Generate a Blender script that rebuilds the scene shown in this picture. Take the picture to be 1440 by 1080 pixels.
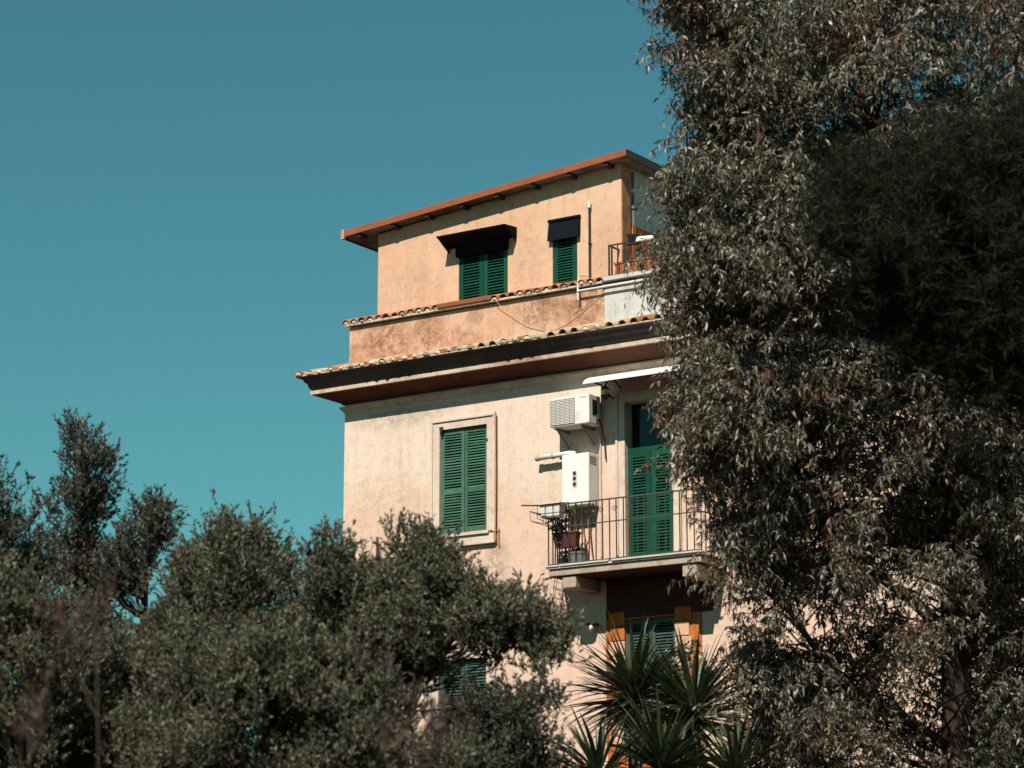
import bpy, math, random
import numpy as np
from mathutils import Vector, Matrix

for o in list(bpy.data.objects):
    bpy.data.objects.remove(o)
rng = np.random.default_rng(11)
random.seed(5)
S = bpy.context.scene
COL = S.collection

# ------------------------------------------------------------------ camera
# X runs along the facade, Y into the house, Z up; facade plane Y = 0, house corner X = 0
FPX = 3746.0
PITCH = math.atan2(850, FPX)
YAW = math.radians(33.9)
CAM = np.array([26.373, -34.281, 1.65])
FH = np.array([-math.sin(YAW), math.cos(YAW), 0.0])
RT = np.array([math.cos(YAW), math.sin(YAW), 0.0])
FW = FH * math.cos(PITCH) + np.array([0, 0, math.sin(PITCH)])
UP = np.cross(RT, FW)
cd = bpy.data.cameras.new("camera")
cam = bpy.data.objects.new("camera", cd)
COL.objects.link(cam)
cam.matrix_world = Matrix(((RT[0], UP[0], -FW[0], CAM[0]), (RT[1], UP[1], -FW[1], CAM[1]),
                           (RT[2], UP[2], -FW[2], CAM[2]), (0, 0, 0, 1)))
cd.sensor_width = 36
cd.lens = FPX / 40.0
cd.clip_start = 0.5
cd.clip_end = 6000
cd.dof.use_dof = True
cd.dof.focus_distance = 42.0
cd.dof.aperture_fstop = 2.4
S.camera = cam

# ------------------------------------------------------------------ sky, sun, exposure
SUN = Vector((0.20, -1.0, 1.10)).normalized()
SKY_STRENGTH = 0.105
SKY_TINT = (0.270, 0.572, 0.430, 1)
W = bpy.data.worlds.new("World")
S.world = W
W.use_nodes = True
wn = W.node_tree
bg = wn.nodes["Background"]
sky = wn.nodes.new("ShaderNodeTexSky")
sky.sky_type = 'NISHITA'
sky.sun_disc = False
sky.sun_elevation = math.asin(SUN.z)
sky.sun_rotation = math.atan2(SUN.x, SUN.y)
sky.air_density = 1.0
sky.dust_density = 0.0
sky.ozone_density = 3.0
tint = wn.nodes.new("ShaderNodeMix")
tint.data_type = 'RGBA'
tint.blend_type = 'MULTIPLY'
tint.inputs[0].default_value = 1.0
tint.inputs[7].default_value = SKY_TINT
wn.links.new(sky.outputs[0], tint.inputs[6])
wn.links.new(tint.outputs[2], bg.inputs[0])
bg.inputs[1].default_value = SKY_STRENGTH
sl = bpy.data.lights.new("sun", 'SUN')
sl.energy = 5.0
sl.angle = math.radians(0.53)
sl.color = (1.0, 0.955, 0.88)
sun = bpy.data.objects.new("sun", sl)
COL.objects.link(sun)
sun.rotation_euler = SUN.to_track_quat('Z', 'Y').to_euler()
sun.location = (10, -30, 40)
S.view_settings.view_transform = 'Standard'
S.view_settings.look = 'None'
S.view_settings.gamma = 1.0
S.view_settings.exposure = 0.5
S.cycles.max_bounces = 6
S.cycles.diffuse_bounces = 1
S.cycles.transparent_max_bounces = 4


# ------------------------------------------------------------------ helpers
def at(x, y, D):
    """point of the place that lies D metres deep along the view axis under pixel x,y of the 1440x1080 photo"""
    return CAM + (FW + RT * ((x - 720) / FPX) + UP * ((540 - y) / FPX)) * D


def link(name, me, m, parent=None):
    o = bpy.data.objects.new(name, me)
    COL.objects.link(o)
    if m is not None and me is not None and not me.materials:
        me.materials.append(m)
    if parent is not None:
        o.parent = parent
    return o


def tag(o, label, cat, group=None, kind=None):
    if label:
        o["label"] = label
    if cat:
        o["category"] = cat
    if group:
        o["group"] = group
    if kind:
        o["kind"] = kind
    return o


def empty(name, loc, label, cat, group=None):
    o = bpy.data.objects.new(name, None)
    o.empty_display_size = 0.2
    COL.objects.link(o)
    o.location = loc
    return tag(o, label, cat, group)


class MB:
    """collects vertices and faces (world coordinates) of one mesh"""

    def __init__(self):
        self.v, self.f = [], []

    def add(self, vs, fs):
        n = len(self.v)
        self.v += [tuple(map(float, p)) for p in vs]
        self.f += [tuple(i + n for i in f) for f in fs]
        return self

    def box(self, x0, x1, y0, y1, z0, z1):
        return self.add([(x0, y0, z0), (x1, y0, z0), (x1, y1, z0), (x0, y1, z0),
                         (x0, y0, z1), (x1, y0, z1), (x1, y1, z1), (x0, y1, z1)],
                        [(3, 2, 1, 0), (4, 5, 6, 7), (0, 1, 5, 4), (1, 2, 6, 5), (2, 3, 7, 6), (3, 0, 4, 7)])

    def hexa(self, p):      # bottom 4 then top 4
        return self.add(p, [(3, 2, 1, 0), (4, 5, 6, 7), (0, 1, 5, 4), (1, 2, 6, 5), (2, 3, 7, 6), (3, 0, 4, 7)])

    def tube(self, pts, rad, n=6, caps=True):
        pts = [Vector(p) for p in pts]
        if not hasattr(rad, '__len__'):
            rad = [rad] * len(pts)
        vs, fs = [], []
        ref = Vector((0, 0, 1))
        for i, p in enumerate(pts):
            d = (pts[min(i + 1, len(pts) - 1)] - pts[max(i - 1, 0)])
            if d.length < 1e-9:
                d = Vector((0, 0, 1))
            d.normalize()
            a = d.cross(ref if abs(d.z) < 0.95 else Vector((1, 0, 0))).normalized()
            b = d.cross(a)
            for k in range(n):
                t = 2 * math.pi * k / n
                vs.append(p + (a * math.cos(t) + b * math.sin(t)) * rad[i])
        for i in range(len(pts) - 1):
            for k in range(n):
                k2 = (k + 1) % n
                fs.append((i * n + k, i * n + k2, (i + 1) * n + k2, (i + 1) * n + k))
        if caps:
            fs.append(tuple(range(n - 1, -1, -1)))
            fs.append(tuple((len(pts) - 1) * n + k for k in range(n)))
        return self.add(vs, fs)

    def lathe(self, c, prof, n=14):     # prof: list of (r, z) from the bottom up
        vs, fs = [], []
        for r, z in prof:
            for k in range(n):
                t = 2 * math.pi * k / n
                vs.append((c[0] + r * math.cos(t), c[1] + r * math.sin(t), c[2] + z))
        for i in range(len(prof) - 1):
            for k in range(n):
                k2 = (k + 1) % n
                fs.append((i * n + k, i * n + k2, (i + 1) * n + k2, (i + 1) * n + k))
        fs.append(tuple(range(n - 1, -1, -1)))
        fs.append(tuple((len(prof) - 1) * n + k for k in range(n)))
        return self.add(vs, fs)

    def mesh(self, name, smooth=False):
        me = bpy.data.meshes.new(name)
        me.from_pydata(self.v, [], self.f)
        if smooth:
            me.polygons.foreach_set("use_smooth", [True] * len(me.polygons))
        me.update()
        return me

    def build(self, name, m, parent=None, smooth=False, origin=None, bevel=0):
        """link as ONE object; the origin is moved to `origin` (or to the parent's place)"""
        base = Vector((0, 0, 0)) if parent is None else abs_loc(parent)
        org = Vector(origin) if origin is not None else base
        self.v = [(p[0] - org.x, p[1] - org.y, p[2] - org.z) for p in self.v]
        o = link(name, self.mesh(name, smooth), m, parent)
        o.location = org - base
        if bevel:
            b = o.modifiers.new("bevel", 'BEVEL')
            b.width = bevel
            b.segments = 2
            b.limit_method = 'ANGLE'
        return o


def abs_loc(o):
    p = Vector(o.location)
    while o.parent is not None:
        o = o.parent
        p += Vector(o.location)
    return p


def np_mesh(name, V, F, smooth=False):
    """V (n,3); F list of (k, array (m,k)) -> mesh"""
    me = bpy.data.meshes.new(name)
    me.vertices.add(len(V))
    me.vertices.foreach_set("co", np.ascontiguousarray(V, dtype=np.float32).ravel())
    loops = np.concatenate([a.ravel() for k, a in F]).astype(np.int32)
    tot = np.concatenate([np.full(len(a), k, np.int32) for k, a in F])
    start = np.concatenate([[0], np.cumsum(tot)[:-1]]).astype(np.int32)
    me.loops.add(len(loops))
    me.loops.foreach_set("vertex_index", loops)
    me.polygons.add(len(tot))
    me.polygons.foreach_set("loop_start", start)
    me.polygons.foreach_set("loop_total", tot)
    if smooth:
        me.polygons.foreach_set("use_smooth", np.ones(len(tot), bool))
    me.update()
    me.validate()
    return me


# ------------------------------------------------------------------ materials
ALB = 0.70       # one scale for every base colour, matched to the exposure


def kc(c):
    return tuple(v * ALB for v in c)


class NT:
    def __init__(self, name):
        self.m = bpy.data.materials.new(name)
        self.m.use_nodes = True
        self.t = self.m.node_tree
        self.b = self.t.nodes["Principled BSDF"]
        self.out = self.t.nodes["Material Output"]

    def n(self, typ, **kw):
        nd = self.t.nodes.new(typ)
        for k, v in kw.items():
            setattr(nd, k, v)
        return nd

    def l(self, a, b):
        self.t.links.new(a, b)

    def coords(self, scale=(1, 1, 1)):
        g = self.n("ShaderNodeNewGeometry")
        mp = self.n("ShaderNodeMapping")
        mp.inputs["Scale"].default_value = scale
        self.l(g.outputs["Position"], mp.inputs[0])
        return mp.outputs[0]

    def noise(self, scale, detail=4, rough=0.55, coords=None, dist=0.0):
        nd = self.n("ShaderNodeTexNoise")
        nd.inputs["Scale"].default_value = scale
        nd.inputs["Detail"].default_value = detail
        nd.inputs["Roughness"].default_value = rough
        nd.inputs["Distortion"].default_value = dist
        self.l(coords if coords is not None else self.coords(), nd.inputs["Vector"])
        return nd.outputs[0]

    def ramp(self, fac, stops):
        r = self.n("ShaderNodeValToRGB")
        e = r.color_ramp.elements
        while len(e) < len(stops):
            e.new(0.5)
        for i, (p, c) in enumerate(stops):
            e[i].position = p
            e[i].color = (c, c, c, 1) if not hasattr(c, '__len__') else kc(c) + (1,)
        self.l(fac, r.inputs[0])
        return r.outputs[0]

    def mix(self, fac, a, b, mode='MIX'):
        nd = self.n("ShaderNodeMix", data_type='RGBA', blend_type=mode)
        for i, v in ((0, fac), (6, a), (7, b)):
            if hasattr(v, 'links'):
                self.l(v, nd.inputs[i])
            elif i == 0:
                nd.inputs[0].default_value = v
            else:
                nd.inputs[i].default_value = kc(v) + (1,)
        return nd.outputs[2]

    def bump(self, h, strength=0.3, dist=0.02):
        nd = self.n("ShaderNodeBump")
        nd.inputs["Strength"].default_value = strength
        nd.inputs["Distance"].default_value = dist
        self.l(h, nd.inputs["Height"])
        self.l(nd.outputs[0], self.b.inputs["Normal"])

    def color(self, c):
        if hasattr(c, 'links'):
            self.l(c, self.b.inputs["Base Color"])
        else:
            self.b.inputs["Base Color"].default_value = kc(c) + (1,)

    def set(self, rough=0.8, spec=0.3, metal=0.0):
        self.b.inputs["Roughness"].default_value = rough
        self.b.inputs["Specular IOR Level"].default_value = spec
        self.b.inputs["Metallic"].default_value = metal
        return self.m


def plaster(name, base, second, stain, lo=0.52, hi=0.68, amount=0.8, stain_scale=2.2, streak=0.35, patch_scale=0.55, zb=None, blots=()):
    t = NT(name)
    pn = t.noise(patch_scale, 7, 0.62, dist=0.4)
    if zb is not None:      # repainted band: the older colour shows more below height zb, with a ragged edge
        g = t.n("ShaderNodeNewGeometry")
        sp = t.n("ShaderNodeSeparateXYZ")
        t.l(g.outputs["Position"], sp.inputs[0])
        mr = t.n("ShaderNodeMapRange")
        for i, v in ((1, zb + .7), (2, zb - .7), (3, -.16), (4, .12)):
            mr.inputs[i].default_value = v
        t.l(sp.outputs[2], mr.inputs[0])
        ad = t.n("ShaderNodeMath", operation='ADD')
        t.l(pn, ad.inputs[0])
        t.l(mr.outputs[0], ad.inputs[1])
        pn = ad.outputs[0]
    big = t.ramp(pn, [(0.42, 0.0), (0.60, 1.0)])
    c = t.mix(big, base, second)
    st = t.ramp(t.noise(stain_scale, 9, 0.68, dist=0.5), [(lo, 0.0), (hi, amount)])
    c = t.mix(st, c, stain)
    for (ct, rd, col, amt) in blots:      # damp and rust stains where the old wall has them
        gg = t.n("ShaderNodeNewGeometry")
        mp = t.n("ShaderNodeMapping")
        mp.vector_type = 'POINT'
        mp.inputs["Scale"].default_value = tuple(1 / v for v in rd)
        mp.inputs["Location"].default_value = tuple(-a / v for a, v in zip(ct, rd))
        t.l(gg.outputs["Position"], mp.inputs[0])
        gd = t.n("ShaderNodeTexGradient", gradient_type='SPHERICAL')
        t.l(mp.outputs[0], gd.inputs[0])
        ml = t.n("ShaderNodeMath", operation='MULTIPLY')
        t.l(t.ramp(gd.outputs[1], [(0.0, 0.0), (0.55, 1.0)]), ml.inputs[0])
        t.l(t.ramp(t.noise(9.0, 8, 0.75, dist=0.8), [(0.38, 0.0), (0.60, amt)]), ml.inputs[1])
        c = t.mix(ml.outputs[0], c, col)
    sk = t.ramp(t.noise(1.0, 6, 0.6, t.coords((5.0, 5.0, 0.35))), [(0.52, 0.0), (0.78, streak)])
    c = t.mix(sk, c, tuple(v * 0.55 for v in stain))
    fine = t.ramp(t.noise(26, 5, 0.7), [(0.25, 0.86), (0.5, 1.0), (0.8, 1.06)])
    c = t.mix(1.0, c, fine, 'MULTIPLY')
    mott = t.ramp(t.noise(6.5, 8, 0.72, dist=0.6), [(0.30, 0.80), (0.46, 0.99), (0.75, 1.06)])
    c = t.mix(1.0, c, mott, 'MULTIPLY')
    t.color(c)
    t.bump(t.noise(9, 6, 0.6), 0.25, 0.02)
    return t.set(0.92, 0.1)


def flat(name, base, var=0.15, rough=0.7, spec=0.3, metal=0.0, scale=8.0, dirt=None, dirt_lo=0.58, bump=0.1, vary=0.0):
    t = NT(name)
    v = t.ramp(t.noise(scale, 5, 0.6), [(0.25, 1 - var), (0.75, 1 + var * 0.5)])
    c = t.mix(1.0, base, v, 'MULTIPLY')
    if dirt is not None:
        c = t.mix(t.ramp(t.noise(scale * 0.7, 7, 0.7), [(dirt_lo, 0.0), (dirt_lo + 0.14, 0.85)]), c, dirt)
    if vary:
        oi = t.n("ShaderNodeObjectInfo")
        c = t.mix(1.0, c, t.ramp(oi.outputs["Random"], [(0.0, 1 - vary), (1.0, 1 + vary)]), 'MULTIPLY')
    t.color(c)
    if bump:
        t.bump(t.noise(scale * 4, 5, 0.6), bump, 0.01)
    return t.set(rough, spec, metal)


def leafy(name, cols, patch=None, patch_scale=0.9, patch_lo=0.58, rough=0.5, spec=0.35, trans=0.25):
    t = NT(name)
    g = t.n("ShaderNodeNewGeometry")
    c = t.ramp(g.outputs["Random Per Island"], cols)
    if patch is not None:
        c = t.mix(t.ramp(t.noise(patch_scale, 4, 0.6), [(patch_lo, 0.0), (patch_lo + 0.1, 0.75)]), c, patch)
    t.color(c)
    m = t.set(rough, spec)
    tr = t.n("ShaderNodeBsdfTranslucent")
    t.l(c, tr.inputs[0])
    mx = t.n("ShaderNodeMixShader")
    mx.inputs[0].default_value = trans
    t.l(t.b.outputs[0], mx.inputs[1])
    t.l(tr.outputs[0], mx.inputs[2])
    t.l(mx.outputs[0], t.out.inputs[0])
    return m


M = {}
M['cream'] = plaster('cream_plaster', (0.88, 0.685, 0.535), (0.84, 0.585, 0.44), (0.62, 0.35, 0.24), 0.56, 0.74, 0.5, 1.6, 0.28, 0.6, 9.5,
                     [((3.05, 0, 8.15), (.30, 2, .65), (0.36, 0.22, 0.15), .75), ((2.2, 0, 8.3), (.5, 2, .4), (0.45, 0.28, 0.2), .5), ((0.75, 0, 9.2), (1.1, 2, .8), (0.70, 0.42, 0.30), .6),
                      ((4.75, 0, 9.75), (.5, 2, .5), (0.5, 0.33, 0.24), .5), ((4.3, 0, 7.9), (.5, 2, .8), (0.62, 0.38, 0.27), .6), ((1.2, 0, 10.75), (1.3, 2, .25), (0.42, 0.30, 0.24), .7)])
M['peach'] = plaster('peach_plaster', (0.84, 0.54, 0.36), (0.80, 0.48, 0.305), (0.58, 0.31, 0.19), 0.56, 0.74, 0.5, 2.4, 0.32, 0.8, None,
                     [((1.0, .35, 12.9), (.9, 2, .6), (0.60, 0.34, 0.22), .55), ((3.45, .35, 13.0), (.45, 2, .6), (0.58, 0.33, 0.21), .55), ((4.9, .35, 13.0), (.35, 2, .9), (0.62, 0.36, 0.23), .6)])
M['parapet'] = plaster('stained_plaster', (0.80, 0.51, 0.35), (0.74, 0.42, 0.26), (0.36, 0.17, 0.09), 0.48, 0.64, 0.75, 1.7, 0.5, 0.9, None,
                       [((0.85, 0, 12.05), (.75, 2, .5), (0.34, 0.14, 0.07), .95), ((1.72, 0, 12.1), (.38, 2, .5), (0.36, 0.15, 0.075), .9), ((2.3, 0, 11.9), (.5, 2, .3), (0.45, 0.2, 0.1), .8),
                        ((3.9, 0, 12.15), (.6, 2, .35), (0.28, 0.15, 0.08), .9), ((4.75, 0, 12.1), (.5, 2, .5), (0.30, 0.14, 0.07), 1.0)])
M['orange'] = plaster('orange_plaster', (0.66, 0.20, 0.040), (0.58, 0.20, 0.060), (0.26, 0.085, 0.035), 0.5, 0.66, 0.7, 2.6, 0.4, 0.9)
M['whitewall'] = plaster('whitewashed_plaster', (0.74, 0.72, 0.66), (0.66, 0.64, 0.58), (0.42, 0.36, 0.29), 0.58, 0.74, 0.6, 3.0, 0.4)
M['soffitplaster'] = plaster('rust_and_shade_soffit', (0.13, 0.060, 0.042), (0.16, 0.070, 0.045), (0.40, 0.15, 0.05), 0.60, 0.7, 0.7, 0.9, 0.3)  # underside shade put into the dark base; orange patches are rust
M['cornice'] = plaster('cornice_plaster', (0.80, 0.64, 0.48), (0.62, 0.46, 0.35), (0.40, 0.20, 0.12), 0.5, 0.66, 0.8, 1.2, 0.5)
M['sima'] = plaster('shade_toned_cornice', (0.15, 0.115, 0.10), (0.10, 0.075, 0.07), (0.30, 0.21, 0.16), 0.58, 0.75, 0.5, 2.0, 0.4)  # shade below the tiles put into the colour, darker than the cream lip
M['trim'] = plaster('window_trim', (0.80, 0.66, 0.52), (0.76, 0.58, 0.46), (0.50, 0.27, 0.17), 0.58, 0.74, 0.6, 3.5, 0.3)
M['terracotta'] = flat('terracotta', (0.50, 0.19, 0.085), 0.35, 0.85, 0.15, scale=5, dirt=(0.22, 0.13, 0.10), dirt_lo=0.54, vary=.3)
M['mortar'] = flat('lime_mortar', (0.78, 0.68, 0.54), 0.3, 0.95, 0.1, scale=9, dirt=(0.34, 0.22, 0.16), dirt_lo=0.50, vary=.4)
M['fascia'] = flat('painted_fascia', (0.36, 0.105, 0.042), 0.2, 0.6, 0.25, scale=3, dirt=(0.25, 0.08, 0.04))
M['fascia_end'] = flat('faded_fascia', (0.62, 0.33, 0.20), 0.2, 0.7, 0.25, scale=6)
M['roofdark'] = flat('roof_sheet', (0.10, 0.075, 0.065), 0.3, 0.8, 0.2, scale=3)
M['soffit'] = flat('soffit_board', (0.33, 0.29, 0.25), 0.35, 0.85, 0.15, scale=1.3, dirt=(0.13, 0.10, 0.09), dirt_lo=0.46)
M['woodark'] = flat('dark_timber', (0.07, 0.045, 0.035), 0.3, 0.8, 0.2, scale=8)
M['green'] = flat('green_shutter_paint', (0.010, 0.088, 0.052), 0.2, 0.5, 0.15, scale=5, dirt=(0.035, 0.10, 0.07), vary=.22)
M['greenfade'] = flat('faded_green_paint', (0.068, 0.175, 0.112), 0.25, 0.55, 0.2, scale=5, dirt=(0.13, 0.18, 0.14), dirt_lo=0.53, vary=.25)
M['greengrey'] = flat('grey_green_paint', (0.07, 0.11, 0.09), 0.25, 0.55, 0.2, scale=5, vary=.2)
M['glass'] = flat('dark_window_glass', (0.006, 0.010, 0.014), 0.1, 0.12, 0.4, scale=3, bump=0.02)
M['navy'] = flat('navy_canvas', (0.007, 0.009, 0.014), 0.2, 0.9, 0.1, scale=12)
M['iron'] = flat('rusty_iron', (0.055, 0.040, 0.032), 0.3, 0.6, 0.35, scale=14, dirt=(0.16, 0.07, 0.035))
M['irongreen'] = flat('painted_iron', (0.07, 0.085, 0.065), 0.3, 0.6, 0.35, scale=14, dirt=(0.15, 0.08, 0.045))
M['whiteenamel'] = flat('white_enamel', (0.98, 0.93, 0.86), 0.05, 0.4, 0.4, scale=4, dirt=(0.70, 0.58, 0.45), dirt_lo=0.53, bump=0.02)
M['whiteplastic'] = flat('white_plastic', (0.90, 0.84, 0.75), 0.08, 0.5, 0.4, scale=4, bump=0.02)
M['canopy'] = flat('white_canopy_sheet', (0.98, 0.93, 0.85), 0.06, 0.5, 0.35, scale=2, dirt=(0.60, 0.50, 0.40), dirt_lo=0.62, bump=0.02)
M['greyplastic'] = flat('grey_plastic', (0.20, 0.205, 0.195), 0.15, 0.55, 0.3, scale=6)
M['darkplastic'] = flat('dark_plastic', (0.02, 0.02, 0.02), 0.15, 0.5, 0.3, scale=6)
M['grillewire'] = flat('grille_metal', (0.52, 0.47, 0.40), 0.1, 0.5, 0.3, scale=6)
M['concrete'] = plaster('balcony_concrete', (0.56, 0.44, 0.34), (0.48, 0.36, 0.28), (0.28, 0.17, 0.11), 0.5, 0.66, 0.7, 3.0, 0.4)
M['soffitshade'] = flat('shade_toned_underside', (0.070, 0.045, 0.038), 0.4, 0.95, 0.1, scale=2.5, dirt=(0.14, 0.06, 0.035))  # shade under the balcony put into this dark colour
M['shadeband'] = flat('balcony_shade_brown', (0.085, 0.040, 0.032), 0.3, 0.9, 0.1, scale=2.5, dirt=(0.15, 0.06, 0.03))  # balcony shadow on the wall deepened by this dark colour
M['pier'] = plaster('weathered_pier', (0.56, 0.27, 0.13), (0.50, 0.25, 0.13), (0.26, 0.11, 0.06), 0.46, 0.62, 0.8, 3.0, 0.4)
M['marble'] = flat('balcony_edge_stone', (0.70, 0.62, 0.52), 0.15, 0.6, 0.3, scale=6, dirt=(0.40, 0.31, 0.24))
M['copper'] = flat('rusty_conduit', (0.72, 0.27, 0.10), 0.25, 0.7, 0.3, scale=12, dirt=(0.22, 0.08, 0.04))
M['potclay'] = flat('clay_pot', (0.48, 0.17, 0.075), 0.2, 0.8, 0.2, scale=9)
M['potred'] = flat('dark_red_trough', (0.11, 0.036, 0.030), 0.2, 0.7, 0.25, scale=9)
M['cable'] = flat('pale_cable', (0.78, 0.50, 0.34), 0.1, 0.7, 0.2, scale=9)
M['soil'] = flat('garden_ground', (0.115, 0.050, 0.036), 0.5, 0.95, 0.1, scale=0.6, dirt=(0.050, 0.034, 0.020), dirt_lo=0.55)
M['bark_euc'] = flat('eucalyptus_bark', (0.075, 0.048, 0.036), 0.4, 0.85, 0.15, scale=4, dirt=(0.26, 0.18, 0.13), dirt_lo=0.64, bump=0.5)
M['bark'] = flat('shrub_bark', (0.075, 0.055, 0.045), 0.4, 0.9, 0.1, scale=6, bump=0.5)
M['leaf_euc'] = leafy('eucalyptus_leaf', [(0.0, (0.052, 0.052, 0.034)), (0.5, (0.142, 0.130, 0.085)), (0.82, (0.31, 0.268, 0.182)), (1.0, (0.62, 0.53, 0.385))],
                      (0.24, 0.105, 0.058), 1.5, 0.545, 0.42, 0.4, 0.25)
M['leaf_olive'] = leafy('olive_grey_leaf', [(0.0, (0.062, 0.068, 0.040)), (0.5, (0.160, 0.156, 0.094)), (1.0, (0.38, 0.355, 0.23))],
                        (0.13, 0.085, 0.058), 0.9, 0.58, 0.55, 0.25, 0.42)
M['leaf_dark'] = leafy('blue_green_leaf', [(0.0, (0.055, 0.066, 0.048)), (0.6, (0.125, 0.135, 0.096)), (1.0, (0.28, 0.27, 0.19))],
                       (0.14, 0.075, 0.058), 1.2, 0.56, 0.55, 0.25, 0.42)
M['leaf_red'] = leafy('reddish_leaf', [(0.0, (0.070, 0.030, 0.024)), (0.6, (0.12, 0.058, 0.044)), (1.0, (0.16, 0.10, 0.07))], None, trans=0.3)
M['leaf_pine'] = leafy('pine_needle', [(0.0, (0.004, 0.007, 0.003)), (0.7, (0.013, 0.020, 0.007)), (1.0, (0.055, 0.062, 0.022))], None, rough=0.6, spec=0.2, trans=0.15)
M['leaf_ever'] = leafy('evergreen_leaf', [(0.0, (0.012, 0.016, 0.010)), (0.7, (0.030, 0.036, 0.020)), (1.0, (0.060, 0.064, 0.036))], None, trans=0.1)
M['leaf_yucca'] = leafy('yucca_blade', [(0.0, (0.026, 0.040, 0.018)), (0.6, (0.055, 0.075, 0.032)), (1.0, (0.13, 0.14, 0.06))], None, rough=0.35, spec=0.5, trans=0.12)
M['leaf_dry'] = leafy('dry_blade', [(0.0, (0.11, 0.07, 0.04)), (1.0, (0.26, 0.18, 0.11))], None, trans=0.1)
M['leaf_pot'] = leafy('pot_plant_leaf', [(0.0, (0.012, 0.030, 0.014)), (1.0, (0.045, 0.075, 0.030))], None)
M['petal'] = leafy('white_petal', [(0.0, (0.55, 0.50, 0.44)), (1.0, (0.80, 0.76, 0.70))], None, trans=0.3)

# ------------------------------------------------------------------ ground
g = MB().add([(-900, -900, 0), (900, -900, 0), (900, 900, 0), (-900, 900, 0)], [(0, 1, 2, 3)]).build('ground', M['soil'])
tag(g, 'reddish brown garden earth round the house', 'ground', kind='structure')

# ------------------------------------------------------------------ the house
HOUSE = empty('apartment_building', (0, 0, 0), 'peach and cream plastered house with green shutters, balcony and sloping penthouse roof', 'building')
XR, YB = 13.5, 11.0


def wall_front(x0, x1, z0, z1, y, holes, depth):
    """plaster sheet facing -Y with openings and their reveals"""
    xs = sorted({x0, x1, *[h[0] for h in holes], *[h[1] for h in holes]})
    zs = sorted({z0, z1, *[h[2] for h in holes], *[h[3] for h in holes]})
    mb = MB()
    for i in range(len(xs) - 1):
        for j in range(len(zs) - 1):
            cx, cz = (xs[i] + xs[i + 1]) / 2, (zs[j] + zs[j + 1]) / 2
            if any(h[0] < cx < h[1] and h[2] < cz < h[3] for h in holes):
                continue
            mb.add([(xs[i], y, zs[j]), (xs[i + 1], y, zs[j]), (xs[i + 1], y, zs[j + 1]), (xs[i], y, zs[j + 1])], [(0, 1, 2, 3)])
    for a, b, c, d in holes:
        q = [(a, c), (b, c), (b, d), (a, d)]
        for k in range(4):
            (xa, za), (xb, zb) = q[k], q[(k + 1) % 4]
            mb.add([(xa, y, za), (xa, y + depth, za), (xb, y + depth, zb), (xb, y, zb)], [(0, 1, 2, 3)])
    return mb


# openings: x0, x1, z0, z1
WIN_A = (1.955, 2.875, 8.700, 10.425)
DOOR = (5.440, 6.270, 7.960, 10.460)
WIN_C = (5.410, 6.290, 5.000, 7.100)
WIN_D = (1.955, 2.875, 4.900, 6.700)
mb = wall_front(0, XR, -0.2, 11.50, 0.0, [WIN_A, DOOR, WIN_C, WIN_D], 0.22)
mb.add([(0, 0, -.2), (0, YB, -.2), (0, YB, 11.5), (0, 0, 11.5)], [(0, 1, 2, 3)])
mb.add([(XR, 0, -.2), (XR, YB, -.2), (XR, YB, 11.5), (XR, 0, 11.5)], [(0, 1, 2, 3)])
mb.add([(0, YB, -.2), (XR, YB, -.2), (XR, YB, 11.5), (0, YB, 11.5)], [(0, 1, 2, 3)])
mb.add([(0, .3, 11.45), (XR, .3, 11.45), (XR, YB, 11.45), (0, YB, 11.45)], [(0, 1, 2, 3)])
mb.build('wall', M['cream'], HOUSE)


def glass_behind(w, y=0.2):
    MB().box(w[0], w[1], y, y + 0.02, w[2], w[3]).build('window_glass', M['glass'], HOUSE)


for w in (WIN_A, DOOR, WIN_C, WIN_D):
    glass_behind(w)

SLATS = {}


def shutter_leaf(x0, x1, z0, z1, y, m, mids=(), pitch=0.046, st=0.055, rail=0.075, lean=0.0):
    """one louvred leaf: frame plus every slat as its own piece; lean opens it a touch about its outer edge"""
    t = 0.035
    fr = MB()
    fr.box(x0, x0 + st, y, y + t, z0, z1)
    fr.box(x1 - st, x1, y, y + t, z0, z1)
    cuts = [z0, *sorted(mids), z1]
    fr.box(x0 + st, x1 - st, y + .002, y + t - .002, z0, z0 + rail)
    fr.box(x0 + st, x1 - st, y + .002, y + t - .002, z1 - rail, z1)
    for c in mids:
        fr.box(x0 + st, x1 - st, y + .002, y + t - .002, c - rail / 2, c + rail / 2)
    leaf = fr.build('shutter', m, HOUSE, origin=(x0, y, z0))
    key = (round(x1 - x0, 3), m.name)
    if key not in SLATS:
        wd = (x1 - x0) - 2 * st
        s = MB()
        # outer edge low, inner edge high
        s.hexa([(0, 0.0, -.019), (wd, 0.0, -.019), (wd, .030, .007), (0, .030, .007),
                (0, 0.0, -.010), (wd, 0.0, -.010), (wd, .030, .015), (0, .030, .015)])
        me = s.mesh('slat')
        me.materials.append(m)
        SLATS[key] = me
    for k in range(len(cuts) - 1):
        a = cuts[k] + (rail if k == 0 else rail / 2)
        b = cuts[k + 1] - (rail if k == len(cuts) - 2 else rail / 2)
        n = max(1, int(round((b - a) / pitch)))
        for i in range(n):
            z = a + (i + 0.5) * (b - a) / n
            o = link('slat', SLATS[key], None, leaf)
            o.location = (st, 0.0015 + random.uniform(-.001, .001), z - z0 + random.uniform(-.002, .002))
            o.rotation_euler = (random.uniform(-.12, .12), random.choice([0, 0, 0, 1]) * random.uniform(-.012, .012), 0)
    return leaf


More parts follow.
